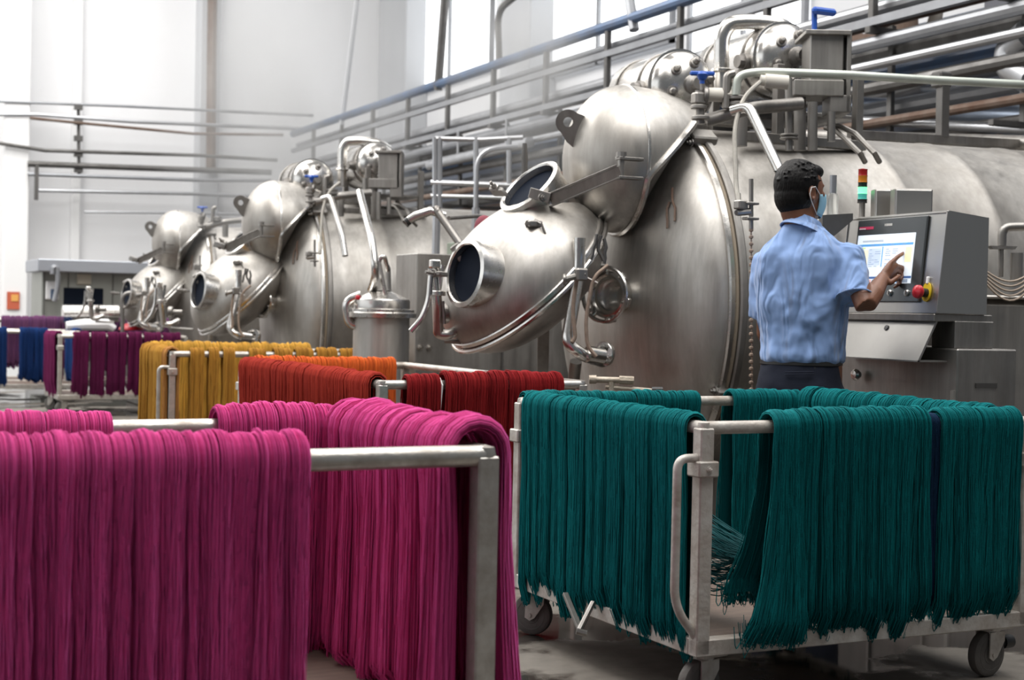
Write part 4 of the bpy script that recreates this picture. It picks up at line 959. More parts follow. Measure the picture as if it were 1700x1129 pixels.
class Cart:
    """origin: near-left corner; X along length, Y along width; rails at height H"""
    def __init__(s, x, y, ang, L, Wd, H, pr, m, label, post=.042, deck=.19, clip=True, group=None, casters=True, handle=True, low=False):
        s.o = Vector((x, y, 0)); s.L, s.W, s.H, s.pr = L, Wd, H, pr
        s.rot = Matrix.Rotation(ang, 3, 'Z'); s.ang = ang
        t = empty('yarn_cart', (0, 0, 0), label, 'cart', group); s.t = t
        def w(a, b, c=0): return s.o+s.rot@Vector((a, b, c))
        s.w = w; X = s.rot@Vector((1, 0, 0)); Y = s.rot@Vector((0, 1, 0)); s.X, s.Y = X, Y
        t.location = s.o
        zr = H
        for a, b, nm in (((0, 0), (L, 0), 0), ((0, 0), (0, Wd), 1), ((L, 0), (L, Wd), 2), ((0, Wd), (L, Wd), 3)):
            MB().cyl(w(*a, zr), w(*b, zr), pr, 18).build('top_rail', m, t)
        for a, b in ((0, 0), (L, 0), (0, Wd), (L, Wd)):
            mb = MB(); sx = 1 if a == 0 else -1; sy = 1 if b == 0 else -1
            mb.box(w(a, b, (zr+deck)/2-.01), (post, post, zr-deck+.02), (X, Y, Z), .004); mb.lathe([(0, -pr*1.04), (pr*.9, -pr*.8), (pr*1.08, 0), (pr*.9, pr*.8), (0, pr*1.04)], w(a, b, zr), Z, 14)
            pm = mb.build('corner_post', m, t)
            if not clip: continue
            mb = MB(); mb.box(w(a, b-sy*.0, zr-.115), (post*1.5, post*1.45, .045), (X, Y, Z), .004); bolt(mb, w(a, b, zr-.115)-Y*post*.72, -Y, .006, .01); mb.build('clip_bracket', m, pm)
        mb = MB()
        for a, b in (((0, 0), (L, 0)), ((0, 0), (0, Wd)), ((L, 0), (L, Wd)), ((0, Wd), (L, Wd))): mb.bar(w(*a, deck), w(*b, deck), .045, .045) if False else mb.box((w(*a, deck)+w(*b, deck))/2, ((Vector(b)-Vector(a)).length+.045 if a[1] == b[1] else .045, (Vector(b)-Vector(a)).length-.045 if a[0] == b[0] else .045, .048), (X, Y, Z), .003)
        mb.build('deck_frame', m, t)
        MB().box(w(L/2, Wd/2, deck+.012), (L-.05, Wd-.05, .016), (X, Y, Z), .002).build('deck_board', WOOD, t, smooth=False)
        if handle:
            mb = MB(); h = [w(-.015, 0, zr-.085), w(-.085, -.0, zr-.085), w(-.085, -.0, deck+.12), w(-.012, -.0, deck+.03)]
            mb.tube(arc(h, .06, 8), .0125, 12); mb.build('pull_handle', m, t)
        if casters:
            for (a, b, yaw, nm) in ((.05, .05, 12, 0), (.05, Wd-.05, -48, 0), (L-.07, .05, 8, 1), (L-.05, Wd-.05, 20, 0)):
                s.caster(w(a, b), yaw, deck, t, m, brake=nm)
    def caster(s, p, yaw, deck, t, m, brake=0):
        r = .072; A = Matrix.Rotation(R(yaw), 3, 'Z')@Vector((CA*0+.0, -1, 0)); A = Vector((A.x, A.y, 0)).normalized(); F = A.cross(Z)
        c = Vector((p.x, p.y, r+.001))+F*.018
        mb = MB(); top = deck-.024
        mb.box(Vector((p.x, p.y, top-.006)), (.10, .10, .010), (F, A, Z), .003); mb.cyl((p.x, p.y, top-.006), (p.x, p.y, top-.03), .03, 16)
        for q in (-1, 1):
            o = Vector((p.x, p.y, 0))+A*q*.027
            z0 = r-.018; z1 = top-.022
            mb.prism([(-.034, z1-0), (.034, z1), (.034+.0, z1-.03), (.018+.018, z0+.01), (.018, z0), (.018-.018, z0+.01), (-.034, z1-.03)], o, F, Z, .005)
        mb.cyl(c-A*.034, c+A*.034, .007, 10)
        cs = mb.build('caster', m, t)
        mb = MB(); mb.lathe([(.028, -.019), (r-.010, -.019), (r-.002, -.014), (r, -.006), (r, .006), (r-.002, .014), (r-.010, .019), (.028, .019)], c, A, 36)
        mb.lathe([(.014, .021), (.03, .0205), (.034, .016), (.048, .0175), (.051, .020), (.053, .017)], c, A, 30); mb.lathe([(.014, .021), (.03, .0205), (.034, .016), (.048, .0175), (.051, .020), (.053, .017)], c, -A, 30)
        mb.build('wheel', RUBBER, cs)
        if brake:
            q = c-F*.095+Z*.028
            mb = MB(); mb.tube([q-F*.02, q+F*.02], .022, 16); mb.box(q+F*.04, (.06, .03, .02), (F, A, Z), .005); mb.build('brake_pedal', BLACK, cs)
    def side(s, side):
        L, Wd = s.L, s.W
        return {'front': (s.w(0, 0), s.X, -s.Y, L), 'back': (s.w(0, Wd), s.X, s.Y, L), 'left': (s.w(0, 0), s.Y, -s.X, Wd), 'right': (s.w(L, 0), s.Y, s.X, Wd)}[side]
    def hanks(s, side, a, b, n, m, colour, desc, Lf=.6, Lb=.55, T=.03, strands=210, sr=.0016, clumps=3, res=1.0, gap=.002, group=None, flare0=0, out=0.0, first='near', names=None, jit=.08):
        o, D, N, full = s.side(side)
        rnd = random.Random(SEED[0]*7)
        ws = [1+rnd.uniform(-jit, jit)*2 for _ in range(n)]; tot = sum(ws); pos = a
        for k in range(n):
            wd = (b-a)*ws[k]/tot; x = pos+wd/2; pos += wd; SEED[0] += 1
            # mesh frame: x along D, y along N; keep right-handed by flipping when needed
            fx = D; flip = D.cross(N).z < 0
            if flip: fx = -D
            fl = flare0 if k == 0 else 0
            me = hank_mesh('yarn_hank', wd-gap, Lf*(1+rnd.uniform(-.03, .03)), Lb*(1+rnd.uniform(-.04, .04)), s.pr, T*(1+rnd.uniform(-.1, .15)), int(strands*(wd/.13)), sr, m, SEED[0], clumps, fl, res=res, out=out)
            ob = bpy.data.objects.new('yarn_hank', me); COL.objects.link(ob)
            c = o+D*x+Z*s.H
            ob.matrix_world = Matrix(((fx.x, N.x, 0, c.x), (fx.y, N.y, 0, c.y), (0, 0, 1, c.z), (0, 0, 0, 1)))
            lab = (names[k] if names else '%s yarn hank, %s from the %s, %s' % (colour, NUM[k], 'near end' if first == 'near' else first, desc)) if n > 1 else '%s yarn hank, %s' % (colour, desc)
            tag(ob, lab, 'yarn', group or ('%s hanks on the %s' % (colour, desc)))
WOOD = mat('damp_deck_board', (.16, .115, .09), .6, 0, .7, 9, (1, 6, 1), (.08, .055, .045), .2, 40)
TEAL = yarn_mat('teal_yarn', (.002, .165, .175), (.001, .078, .088)); NAVY = yarn_mat('navy_yarn', (.008, .03, .07), (.004, .015, .04))
PINK = yarn_mat('pink_yarn', (.80, .095, .33), (.58, .042, .20), .45)
REDY = yarn_mat('red_yarn', (.34, .034, .020), (.20, .014, .011)); CRIM = yarn_mat('crimson_yarn', (.30, .018, .02), (.17, .008, .011))
ORNG = yarn_mat('orange_yarn', (.72, .15, .03), (.50, .08, .02)); YELL = yarn_mat('golden_yarn', (.46, .235, .04), (.28, .12, .02)); YELB = yarn_mat('brownish_gold_yarn', (.45, .21, .06), (.3, .13, .04))
YELP = yarn_mat('bright_golden_yarn', (.68, .38, .07), (.50, .25, .04))
PURP = yarn_mat('plum_yarn', (.13, .012, .065), (.07, .007, .035)); BLUY = yarn_mat('indigo_yarn', (.010, .04, .15), (.006, .02, .08)); MAUV = yarn_mat('mauve_yarn', (.16, .06, .13), (.08, .03, .09))

hx, hy = cam2hall(.545, 4.231)
teal = Cart(hx, hy, R(1.1), 1.204, 1.144, .81, .0185, CARTP, 'worn white framed cart draped with teal yarn, right foreground', post=.045)
teal.hanks('left', .04, 1.07, 8, TEAL, 'deep teal', 'left rail of teal cart', Lf=.62, Lb=.58, T=.026, clumps=3)
teal.hanks('front', .30, .785, 4, TEAL, 'deep teal', 'teal cart front rail, left of navy gap', Lf=.59, Lb=.56, T=.04, first='left', strands=240, flare0=.0)
teal.hanks('front', .835, 1.155, 3, TEAL, 'deep teal', 'teal cart front rail, right of navy gap', Lf=.585, Lb=.56, T=.038, first='left', strands=240)
teal.hanks('front', .785, .835, 1, NAVY, 'dark navy', 'squeezed between teal hanks on the front rail of the teal cart', Lf=.60, Lb=.5, T=.014, clumps=1)
teal.hanks('back', .0, .72, 5, TEAL, 'teal', 'teal cart back rail, left of bare stretch', T=.024, Lf=.55, Lb=.38, first='left', strands=170)
teal.hanks('back', .86, 1.18, 3, TEAL, 'teal', 'teal cart back rail, before the man', T=.026, Lf=.6, Lb=.6, first='left', strands=170)
teal.hanks('right', .14, 1.12, 7, TEAL, 'teal', 'right rail of teal cart', T=.034, Lf=.6, Lb=.6, strands=170)
teal.hanks('right', .06, .13, 1, NAVY, 'dark navy', 'right rail near the front right corner of the teal cart', T=.03, Lf=.55, Lb=.55, clumps=1)
# flared inner hank spreading onto the deck beside the front rail
def flared():
    o, D, N, full = teal.side('front')
    me = hank_mesh('yarn_hank', .10, .60, .5, teal.pr, .03, 200, .0016, TEAL, 991, 2, .10)
    ob = bpy.data.objects.new('yarn_hank', me); COL.objects.link(ob); c = o+D*.265+Z*teal.H
    fx = -D; N2 = -N; fx = D
    N2 = -N
    # drapes with its long side inward
    ob.matrix_world = Matrix(((-fx.x, N2.x, 0, c.x), (-fx.y, N2.y, 0, c.y), (0, 0, 1, c.z), (0, 0, 0, 1)))
    ob.matrix_world = Matrix(((fx.x, N.x, 0, c.x), (fx.y, N.y, 0, c.y), (0, 0, 1, c.z), (0, 0, 0, 1)))
    tag(ob, 'teal yarn hank flaring out leftward at its foot, leftmost on the front rail', 'yarn', 'flaring hanks')
flared()
# loose loops between the left rail and the front hank
g_ = np.random.default_rng(5); mb = MB()
for k in range(110):
    y0 = g_.uniform(.3, .9); x1 = .27+g_.uniform(0, .07); z0 = .70+g_.normal(0, .05)-.12*(1-y0); sag = g_.uniform(.0, .50); y1 = g_.uniform(.05, .2)
    pts = []
    for j in range(13):
        t = j/12; pts.append(teal.w(.03+(x1-.03)*t, y0+(y1-y0)*t, z0+(.42-z0)*t-sag*math.sin(math.pi*t)*(.4+.6*t)*.6))
    mb.tube(pts, .0017, 4, caps=False)
tag(mb.build('loose_yarn_loops', mat('teal_loose', (.004, .09, .10), .85)), 'loose teal strands looping inside the teal cart behind the white post', 'yarn', kind='stuff')
# folding stay under the teal cart
mb = MB(); mb.bar(P(938, 985, 4.75), P(965, 1050, 4.65), .018, .012); mb.tube([P(985, 1000, 4.7), P(962, 1046, 4.64)], .009, 8); mb.tube([P(957, 1048, 4.63), P(974, 1052, 4.63)], .010, 8)
mb.build('folding_stay', STEELD, teal.t)

# pink cart (foreground left)
px_, py_ = cam2hall(-.054, 3.27)
pa = R(2.0); PL, PW = 1.3, .86
pink = Cart(px_-PL*math.cos(pa), py_-PL*math.sin(pa), pa, PL, PW, .81, .0235, CARTM, 'grey steel cart heaped with pink yarn, nearest to the camera', post=.05, deck=.2, handle=False, clip=False)
edge = PL-.42
pink.hanks('front', .0, edge, 6, PINK, 'pink', 'front rail of the pink cart', gap=-.008, Lf=.60, Lb=.58, T=.045, strands=260, sr=.0014, clumps=4, first='left', res=1.2)
pink.hanks('right', .025, PW-.04, 5, PINK, 'pink', 'right rail of the pink cart', out=.035, Lf=.60, Lb=.62, T=.058, strands=250, sr=.0014, clumps=4, res=1.2)
pink.hanks('back', .10, PL-.62, 4, PINK, 'pink', 'pink cart back rail, left half', Lf=.5, Lb=.5, T=.028, strands=160, sr=.0015, first='left')
pink.hanks('back', PL-.36, PL-.03, 3, PINK, 'pink', 'pink cart back rail, right corner', Lf=.6, Lb=.62, T=.045, strands=200, sr=.0015, first='left')

# red cart
hx, hy = cam2hall(-.54, 6.3)
red = Cart(hx, hy, R(1), .95, 2.1, .81, .02, CARTM, 'grey steel cart with red and orange yarn in the middle of the picture', handle=False)
red.hanks('left', .05, 2.04, 13, REDY, 'brick red', 'long left rail of the red cart', strands=120, sr=.0022, T=.03, Lf=.6, Lb=.58, res=.8)
red.hanks('front', .10, .25, 2, CRIM, 'dark crimson', 'red cart front rail, left of white tie', strands=120, sr=.0022, T=.03, Lf=.6, res=.8, first='left')
red.hanks('front', .27, .84, 4, CRIM, 'dark crimson', 'red cart front rail, right of white tie', strands=120, sr=.0022, T=.045, Lf=.62, res=.8, first='left')
red.hanks('back', .06, .88, 5, ORNG, 'orange', 'back rail of the red cart', strands=100, sr=.0024, T=.03, Lf=.5, Lb=.5, res=.7, first='left')
mb = MB(); p = red.w(.26, -.035, .81); mb.tube([red.w(.262, 0, .838), p, p-Z*.12-red.X*.01, p-Z*.3-red.X*.02], .004, 6)
tag(mb.build('white_tie', WHITE), 'thin white tie string hanging from the front rail of the red cart', 'string')
# yellow cart
hx, hy = cam2hall(-2.21, 9.8)
yel = Cart(hx-.0, hy, R(-1), 1.45, .95, .81, .02, CARTM, 'grey steel cart with golden yellow yarn, behind the red yarn cart')
yel.hanks('left', .12, .86, 5, YELL, 'golden', 'left rail of the yellow cart', gap=.02, strands=75, sr=.003, T=.03, res=.7)
yel.hanks('left', .0, .10, 1, YELB, 'brownish gold', 'left rail of the yellow cart beside its handle', strands=75, sr=.003, T=.03, res=.7, clumps=2)
yel.hanks('front', .10, .42, 3, YELL, 'golden', 'yellow cart front rail, left part', gap=.03, strands=75, sr=.003, T=.025, res=.7, first='left')
yel.hanks('front', .50, .62, 1, YELL, 'golden', 'front rail of the yellow cart, in the middle', strands=75, sr=.003, T=.025, res=.7, first='left', clumps=2)
yel.hanks('front', .66, 1.3, 4, YELL, 'golden', 'yellow cart front rail, right part', gap=.025, strands=75, sr=.003, T=.03, res=.7, first='left')
yel.hanks('back', .03, 1.2, 8, YELP, 'bright golden', 'back rail of the yellow cart', strands=70, sr=.003, T=.045, res=.7, first='left')
# plum, indigo and a row of far carts
hx, hy = cam2hall(-4.50, 15.0)
plum = Cart(hx, hy, R(0), 1.25, .9, .80, .02, CARTM, 'far cart with dark plum yarn left of the yellow yarn cart', handle=False)
plum.hanks('front', .12, 1.2, 6, PURP, 'dark plum', 'front rail of the plum cart', gap=.015, strands=45, sr=.0045, T=.04, res=.5, first='left', Lf=.56)
plum.hanks('left', .1, .8, 3, PURP, 'dark plum', 'left rail of the plum cart', strands=45, sr=.0045, T=.03, res=.5)
hx, hy = cam2hall(-6.0, 16.6)
blue = Cart(hx, hy, R(0), 1.2, .9, .80, .02, CARTM, 'far cart with indigo blue yarn at the left edge of the picture', handle=False)
blue.hanks('front', .12, .42, 2, BLUY, 'indigo', 'blue cart front rail, left half', gap=.03, strands=45, sr=.0045, T=.04, res=.5, first='left', Lf=.6)
blue.hanks('front', .55, .85, 2, BLUY, 'indigo', 'blue cart front rail, right half', strands=45, sr=.0045, T=.04, res=.5, first='left', Lf=.52)
blue.hanks('right', .1, .8, 3, BLUY, 'indigo', 'right rail of the blue cart', strands=45, sr=.0045, T=.03, res=.5)
hx, hy = cam2hall(-6.3, 17.6)
far = Cart(hx, hy, R(-1), 4.6, .9, .92, .03, CARTM, 'long far rack cart with mauve yarn in front of the white column', handle=False)
far.hanks('front', .3, 4.3, 12, MAUV, 'mauve', 'long far rack cart', strands=30, sr=.006, T=.03, res=.5, first='left', Lf=.5)

# ================================================================ THE OPERATOR
SKIN = mat('brown_skin', (.20, .085, .048), .42, 0, .35, 14, (1, 1, 1), (.14, .058, .034), .08, 160)
HAIR = mat('black_hair', (.006, .0055, .0055), .5, 0, .3, 90, (1, 1, .3), (.012, .010, .009), .5, 120, spec=.22)
def shirt_mat():
    m = mat('light_blue_cotton', (.245, .38, .68), .85, 0, .25, 9, (1, 1, 1), (.21, .33, .62), .0, 60, sheen=.25)
    nt = m.node_tree; b = nt.nodes['Principled BSDF']
    tc = nt.nodes.new('ShaderNodeTexCoord'); mp = nt.nodes.new('ShaderNodeMapping'); mp.inputs['Rotation'].default_value = (.5, .35, .3); mp.inputs['Scale'].default_value = (9, 9, 2.6)
    n = nt.nodes.new('ShaderNodeTexNoise'); n.inputs['Scale'].default_value = 1.0; n.inputs['Detail'].default_value = 2; n.inputs['Distortion'].default_value = .8
    nt.links.new(tc.outputs['Object'], mp.inputs[0]); nt.links.new(mp.outputs[0], n.inputs[0])
    bp = nt.nodes.new('ShaderNodeBump'); bp.inputs['Strength'].default_value = 1.0; bp.inputs['Distance'].default_value = .09
    nt.links.new(n.outputs[0], bp.inputs['Height']); nt.links.new(bp.outputs[0], b.inputs['Normal'])
    return m
SHIRT = shirt_mat()
TROU = mat('navy_trousers', (.008, .012, .028), .9, 0, .3, 10, (1, 1, 1), (.004, .005, .011), .25, 14)
MASKM = mat('mask_blue', (.28, .52, .66), .8); STRAPW = mat('mask_strap_white', (.85, .85, .85), .7)
MD = 6.2
ctr = P(1331, 560, MD); OX, OY = ctr.x, ctr.y
PHI, PHH = R(40), R(2)
F = Vector((math.cos(PHI), math.sin(PHI), 0)); Lt = Vector((-math.sin(PHI), math.cos(PHI), 0))
FH = Vector((math.cos(PHH), math.sin(PHH), 0)); LH = Vector((-math.sin(PHH), math.cos(PHH), 0))
man = empty('person', (OX, OY, 0), 'man in light blue short sleeved shirt and face mask tapping the console touchscreen', 'person')
def mz(y): return P(1331, y, MD).z
def sph(mb, c, rx, ry, rz, X=F, Y=Lt, Zz=Z, seg=20, rg=12):
    c = Vector(c); vs = [c+Zz*rz]; fs = []
    for i in range(1, rg):
        t = math.pi*i/rg
        for k in range(seg):
            a = 2*math.pi*k/seg; vs.append(c+X*(rx*math.sin(t)*math.cos(a))+Y*(ry*math.sin(t)*math.sin(a))+Zz*(rz*math.cos(t)))
    vs.append(c-Zz*rz)
    for k in range(seg):
        fs.append((0, 1+k, 1+(k+1) % seg)); fs.append((len(vs)-1, 1+(rg-2)*seg+(k+1) % seg, 1+(rg-2)*seg+k))
    for i in range(rg-2):
        for k in range(seg):
            a = 1+i*seg+k; b = 1+i*seg+(k+1) % seg; fs.append((a, a+seg, b+seg, b))
    mb.add(vs, fs)
def limb(mb, pts, rad, seg=16, sub=5):
    pts = [Vector(p) for p in pts]; P2 = []; R2 = []
    for i in range(len(pts)-1):
        for k in range(sub):
            t = k/sub; P2.append(pts[i].lerp(pts[i+1], t)); R2.append(rad[i]*(1-t)+rad[i+1]*t)
    P2.append(pts[-1]); R2.append(rad[-1])
    d0 = (P2[0]-P2[1]).normalized(); d1 = (P2[-1]-P2[-2]).normalized(); r0, r1 = R2[0], R2[-1]
    hs = [(math.sin(a), math.cos(a)) for a in (1.45, 1.1, .7, .35)]
    P3 = [P2[0]+d0*r0*s for s, c in hs]+P2+[P2[-1]+d1*r1*s for s, c in reversed(hs)]
    R3 = [r0*c for s, c in hs]+R2+[r1*c for s, c in reversed(hs)]
    mb.tube(P3, R3, seg)
def loft(mb, secs, seg=40, pw=2.3):
    """secs: (z, centre forward, centre left, half width, half depth)"""
    vs = []; fs = []
    for z, cf, cl, a, b in secs:
        for k in range(seg):
            t = 2*math.pi*k/seg; c, s = math.cos(t), math.sin(t)
            x = b*math.copysign(abs(c)**(2/pw), c); y = a*math.copysign(abs(s)**(2/pw), s)
            vs.append(Vector((OX, OY, z))+F*(cf+x)+Lt*(cl+y))
    for i in range(len(secs)-1):
        for k in range(seg): fs.append((i*seg+k, i*seg+(k+1) % seg, (i+1)*seg+(k+1) % seg, (i+1)*seg+k))
    fs.append(tuple(range(seg))[::-1]); fs.append(tuple((len(secs)-1)*seg+k for k in range(seg)))
    mb.add(vs, fs)
def remesh(o, vox, it=4, disp=None):
    m = o.modifiers.new('union', 'REMESH'); m.mode = 'VOXEL'; m.voxel_size = vox; m.use_smooth_shade = True
    s = o.modifiers.new('smooth', 'SMOOTH'); s.factor = .6; s.iterations = it
    if disp:
        tx = bpy.data.textures.new(o.name+'_tex', 'CLOUDS'); tx.noise_scale = disp[0]
        d = o.modifiers.new('folds', 'DISPLACE'); d.texture = tx; d.strength = disp[1]; d.mid_level = .5; d.texture_coords = 'LOCAL'
    return o
base = Vector((OX, OY, 0))
SHR = base-Lt*.185+Z*mz(424)+F*.01; SHL = base+Lt*.150+Z*mz(432)+F*.02
dT = None
tipf = fpt(1503, 419)
dT = tipf.x*SA+tipf.y*CA
ELB = P(1436, 508, 6.0); WR = P(1466, 462, dT-.07)
HCn = P(1329, 318, MD)
# --- body (one continuous surface)
mb = MB()
sph(mb, HCn+FH*.0+Z*.012, .100, .076, .108, FH, LH, Z, 28, 18)
sph(mb, HCn+FH*.042-Z*.05, .058, .056, .075, FH, LH, Z)              # jaw and face
sph(mb, HCn+FH*.058-Z*.095, .030, .034, .028, FH, LH, Z)             # chin
sph(mb, HCn+FH*.078+Z*.026, .020, .052, .014, FH, LH, Z)             # brow
limb(mb, [HCn+FH*.094+Z*.014, HCn+FH*.112-Z*.022], [.009, .014], 10)  # nose
for s in (-1, 1):
    sph(mb, HCn+FH*.070+LH*s*.040-Z*.012, .020, .020, .016, FH, LH, Z)   # cheekbone
    e = HCn-FH*.004+LH*s*.078-Z*.012
    mb.tube([e+(FH*.62*math.cos(t)+Z*math.sin(t))*.026+LH*s*(.006+.006*math.cos(t+2.5)) for t in [2*math.pi*k/16 for k in range(16)]], .0065, 8, closed=True)
    sph(mb, e+LH*s*.000, .013, .006, .020, FH, LH, Z); sph(mb, e-Z*.026+FH*.004+LH*s*.004, .009, .006, .010, FH, LH, Z)
limb(mb, [HCn-FH*.030-Z*.07, base+Z*mz(385)-F*.01], [.060, .064], 20)
loft(mb, [(mz(600), 0, 0, .15, .10), (mz(560), 0, 0, .14, .095), (mz(500), 0, 0, .15, .10), (mz(440), 0, 0, .165, .105), (mz(415), 0, 0, .15, .09), (mz(392), -.005, 0, .10, .07), (mz(380), -.01, 0, .06, .06)])
limb(mb, [SHR+Lt*.02, SHR, ELB, P(1450, 487, 6.05), WR], [.055, .052, .041, .041, .025], 18)
HDL = base+Lt*.13+F*.26+Z*.84; ELL = base+Lt*.165+F*.06+Z*1.06
limb(mb, [SHL-Lt*.02, SHL, ELL, HDL], [.055, .052, .042, .027], 18)
# left hand hanging relaxed
limb(mb, [HDL, HDL+F*.02-Z*.07], [.026, .034], 12)
for k, (o_, l_) in enumerate(((-.027, .075), (-.009, .085), (.009, .08), (.027, .062))):
    b_ = HDL+F*(.022+o_)-Z*.085; limb(mb, [b_, b_-Z*l_*.5+F*.006-Lt*.004, b_-Z*l_-Lt*.02], [.0088, .0084, .0072], 8, 3)
limb(mb, [HDL+F*.03-Z*.03, HDL+F*.06-Z*.065, HDL+F*.062-Z*.095], [.012, .0105, .009], 8, 3)
# legs
for s in (-1, 1):
    limb(mb, [base+Lt*s*.085+Z*.93, base+Lt*s*.10+Z*.50+F*.01, base+Lt*s*.105+Z*.28-F*.01, base+Lt*s*.11+Z*.09], [.085, .056, .054, .038], 16)
    limb(mb, [base+Lt*s*.11+Z*.06-F*.03, base+Lt*s*.12+Z*.035+F*.15], [.035, .03], 12)
# right hand
def hp_(x, y, dd): return P(x, y, dT+dd)
KI = hp_(1480, 436, -.055); KM = hp_(1487, 441, -.045); KR = hp_(1487, 449, -.038); KP = hp_(1483, 457, -.034)
PB = hp_(1465, 462, -.07)
for kn, r_ in ((KI, .015), (KM, .0155), (KR, .0145), (KP, .0125)): limb(mb, [PB, PB.lerp(kn, .5)+Z*.002, kn], [.021, .0175, r_*.80], 12, 4)
limb(mb, [WR, PB, PB.lerp(KM, .6)], [.025, .025, .017], 12)
limb(mb, [KI, hp_(1491, 426, -.040), hp_(1497, 422, -.02), tipf-U*.006], [.0105, .0092, .0085, .0068], 10, 4)
limb(mb, [KM, hp_(1498, 444, -.022), hp_(1501, 455, -.020), hp_(1495, 464, -.035)], [.0105, .0095, .0088, .0078], 10, 4)
limb(mb, [KR, hp_(1497, 454, -.012), hp_(1498, 466, -.014), hp_(1491, 472, -.032)], [.010, .0092, .0084, .0074], 10, 4)
limb(mb, [KP, hp_(1491, 463, -.010), hp_(1491, 473, -.014), hp_(1485, 477, -.028)], [.009, .0082, .0076, .0068], 10, 4)
limb(mb, [hp_(1468, 462, -.085), hp_(1478, 470, -.095), hp_(1487, 463, -.090), hp_(1493, 458, -.075)], [.015, .0115, .0105, .0085], 10, 4)
remesh(mb.build('body', SKIN, man), .0042, 3)
# --- hair
mb = MB()
sph(mb, HCn-FH*.022+Z*.030, .098, .086, .103, FH, LH, Z, 28, 18)
sph(mb, HCn-FH*.034-Z*.020, .082, .079, .090, FH, LH, Z, 24, 14)
sph(mb, HCn+FH*.040+Z*.082, .062, .060, .036, FH, LH, Z, 20, 12)
for s in (-1, 1): limb(mb, [HCn+FH*.016+LH*s*.066+Z*.04, HCn+FH*.020+LH*s*.072-Z*.010], [.020, .008], 10)
for k in range(420):
    rr = random.random; a = rr()*6.28; t = rr()*1.5
    d = FH*math.sin(t)*math.cos(a)*.098+LH*math.sin(t)*math.sin(a)*.086+Z*math.cos(t)*.103
    if d.dot(FH) > .085: continue
    p = HCn-FH*.022+Z*.030+d*.98; n_ = d.normalized(); tn = (FH*(rr()-.2)+LH*(rr()-.5)*1.4).normalized()
    limb(mb, [p-n_*.004, p-n_*.0015+tn*.012, p+tn*.024-n_*.006], [.0045, .004, .002], 6, 2)
remesh(mb.build('hair', HAIR, man), .0035, 3)
# --- mask and straps
mb = MB(); vs = []; fs = []; NA, NB = 15, 9
for j in range(NB):
    b_ = j/(NB-1)
    for i in range(NA):
        a_ = (i/(NA-1)-.5)*2*1.25
        rad = .094+.010*math.sin(b_*math.pi)+.014*math.exp(-(a_*2.2)**2)*(1-b_)
        p = HCn+FH*(.018+rad*math.cos(a_)*(1-.16*b_*b_))+LH*(math.sin(a_)*(.070-.012*b_))+Z*(-.008-.100*b_+.018*abs(a_/1.25)**2*(b_-.3)); vs.append(p)
for j in range(NB-1):
    for i in range(NA-1): a_ = j*NA+i; fs.append((a_, a_+1, a_+NA+1, a_+NA))
mb.add(vs, fs); mk = mb.build('face_mask', MASKM, man); so = mk.modifiers.new('thick', 'SOLIDIFY'); so.thickness = .003; so.offset = 1
for s in (-1, 1):
    i = 0 if s < 0 else NA-1
    e = HCn-FH*.004+LH*s*.092-Z*.012; mb = MB()
    mb.tube([vs[i], e+Z*.026+FH*.006+LH*s*.002, e+Z*.022-FH*.012, e-FH*.020-Z*.004, e-FH*.012-Z*.03, vs[(NB-1)*NA+i]], .0019, 6)
    mb.build('mask_strap', STRAPW, mk)
# --- shirt
mb = MB()
loft(mb, [(mz(606), .005, -.004, .150, .114), (mz(598), .005, -.004, .172, .134), (mz(590), .005, -.004, .176, .138), (mz(575), .005, -.004, .174, .136), (mz(540), .005, -.002, .182, .138), (mz(500), 0, 0, .190, .138), (mz(460), -.004, 0, .196, .136),
          (mz(430), -.008, -.004, .192, .126), (mz(412), -.01, -.004, .176, .108), (mz(398), -.012, 0, .142, .088), (mz(385), -.014, 0, .100, .074), (mz(376), -.014, 0, .076, .068)], 48, 2.35)
CUF = P(1418, 494, 6.04)
def sleeve(mb, a, b, r0, r1, extra):
    d = (b-a).normalized(); limb(mb, [a+extra, a, a.lerp(b, .5)], [r0*.95, r0, (r0+r1)/2], 24, 4)
    mb.tube([a.lerp(b, .4), a.lerp(b, .75), b], [(r0+r1)/2, (r0+r1)/2+.002, r1], 28)
sleeve(mb, SHR-Z*.008, CUF, .069, .073, Lt*.06-F*.0)
LCU = SHL.lerp(ELL, .80)+Lt*.012; sleeve(mb, SHL-Z*.008, LCU, .068, .070, -Lt*.06)
sh = remesh(mb.build('shirt', SHIRT, man), .0075, 5, (.13, .030))
mb = MB(); mb.tube([CUF+(( (CUF-SHR).normalized().cross(Z).normalized())*math.cos(t)+((CUF-SHR).normalized().cross((CUF-SHR).normalized().cross(Z).normalized()))*math.sin(t))*.0745 for t in [2*math.pi*k/30 for k in range(30)]], .0035, 6, closed=True)
mb.build('sleeve_hem', SHIRT, sh)
# collar
nb = base+Z*mz(381)-F*.012; cz = (Z+FH*.22).normalized(); mb = MB(); vs = []; fs = []
NS = 32; rows = [(.061, .036), (.066, .038), (.080, .006), (.094, -.016), (.098, -.014), (.084, .012)]
cx_ = (FH-cz*FH.dot(cz)).normalized(); cy_ = cz.cross(cx_)
for r_, h in rows:
    for k in range(NS):
        a = 2*math.pi*k/NS; vs.append(nb+cx_*r_*math.cos(a)*1.02+cy_*r_*math.sin(a)+cz*(h-.012*math.cos(a)*(1 if h > 0 else 1.6)))
for i in range(len(rows)-1):
    for k in range(NS): fs.append((i*NS+k, i*NS+(k+1) % NS, (i+1)*NS+(k+1) % NS, (i+1)*NS+k))
mb.add(vs, fs); co = mb.build('collar', SHIRT, sh); so = co.modifiers.new('t', 'SOLIDIFY'); so.thickness = .003
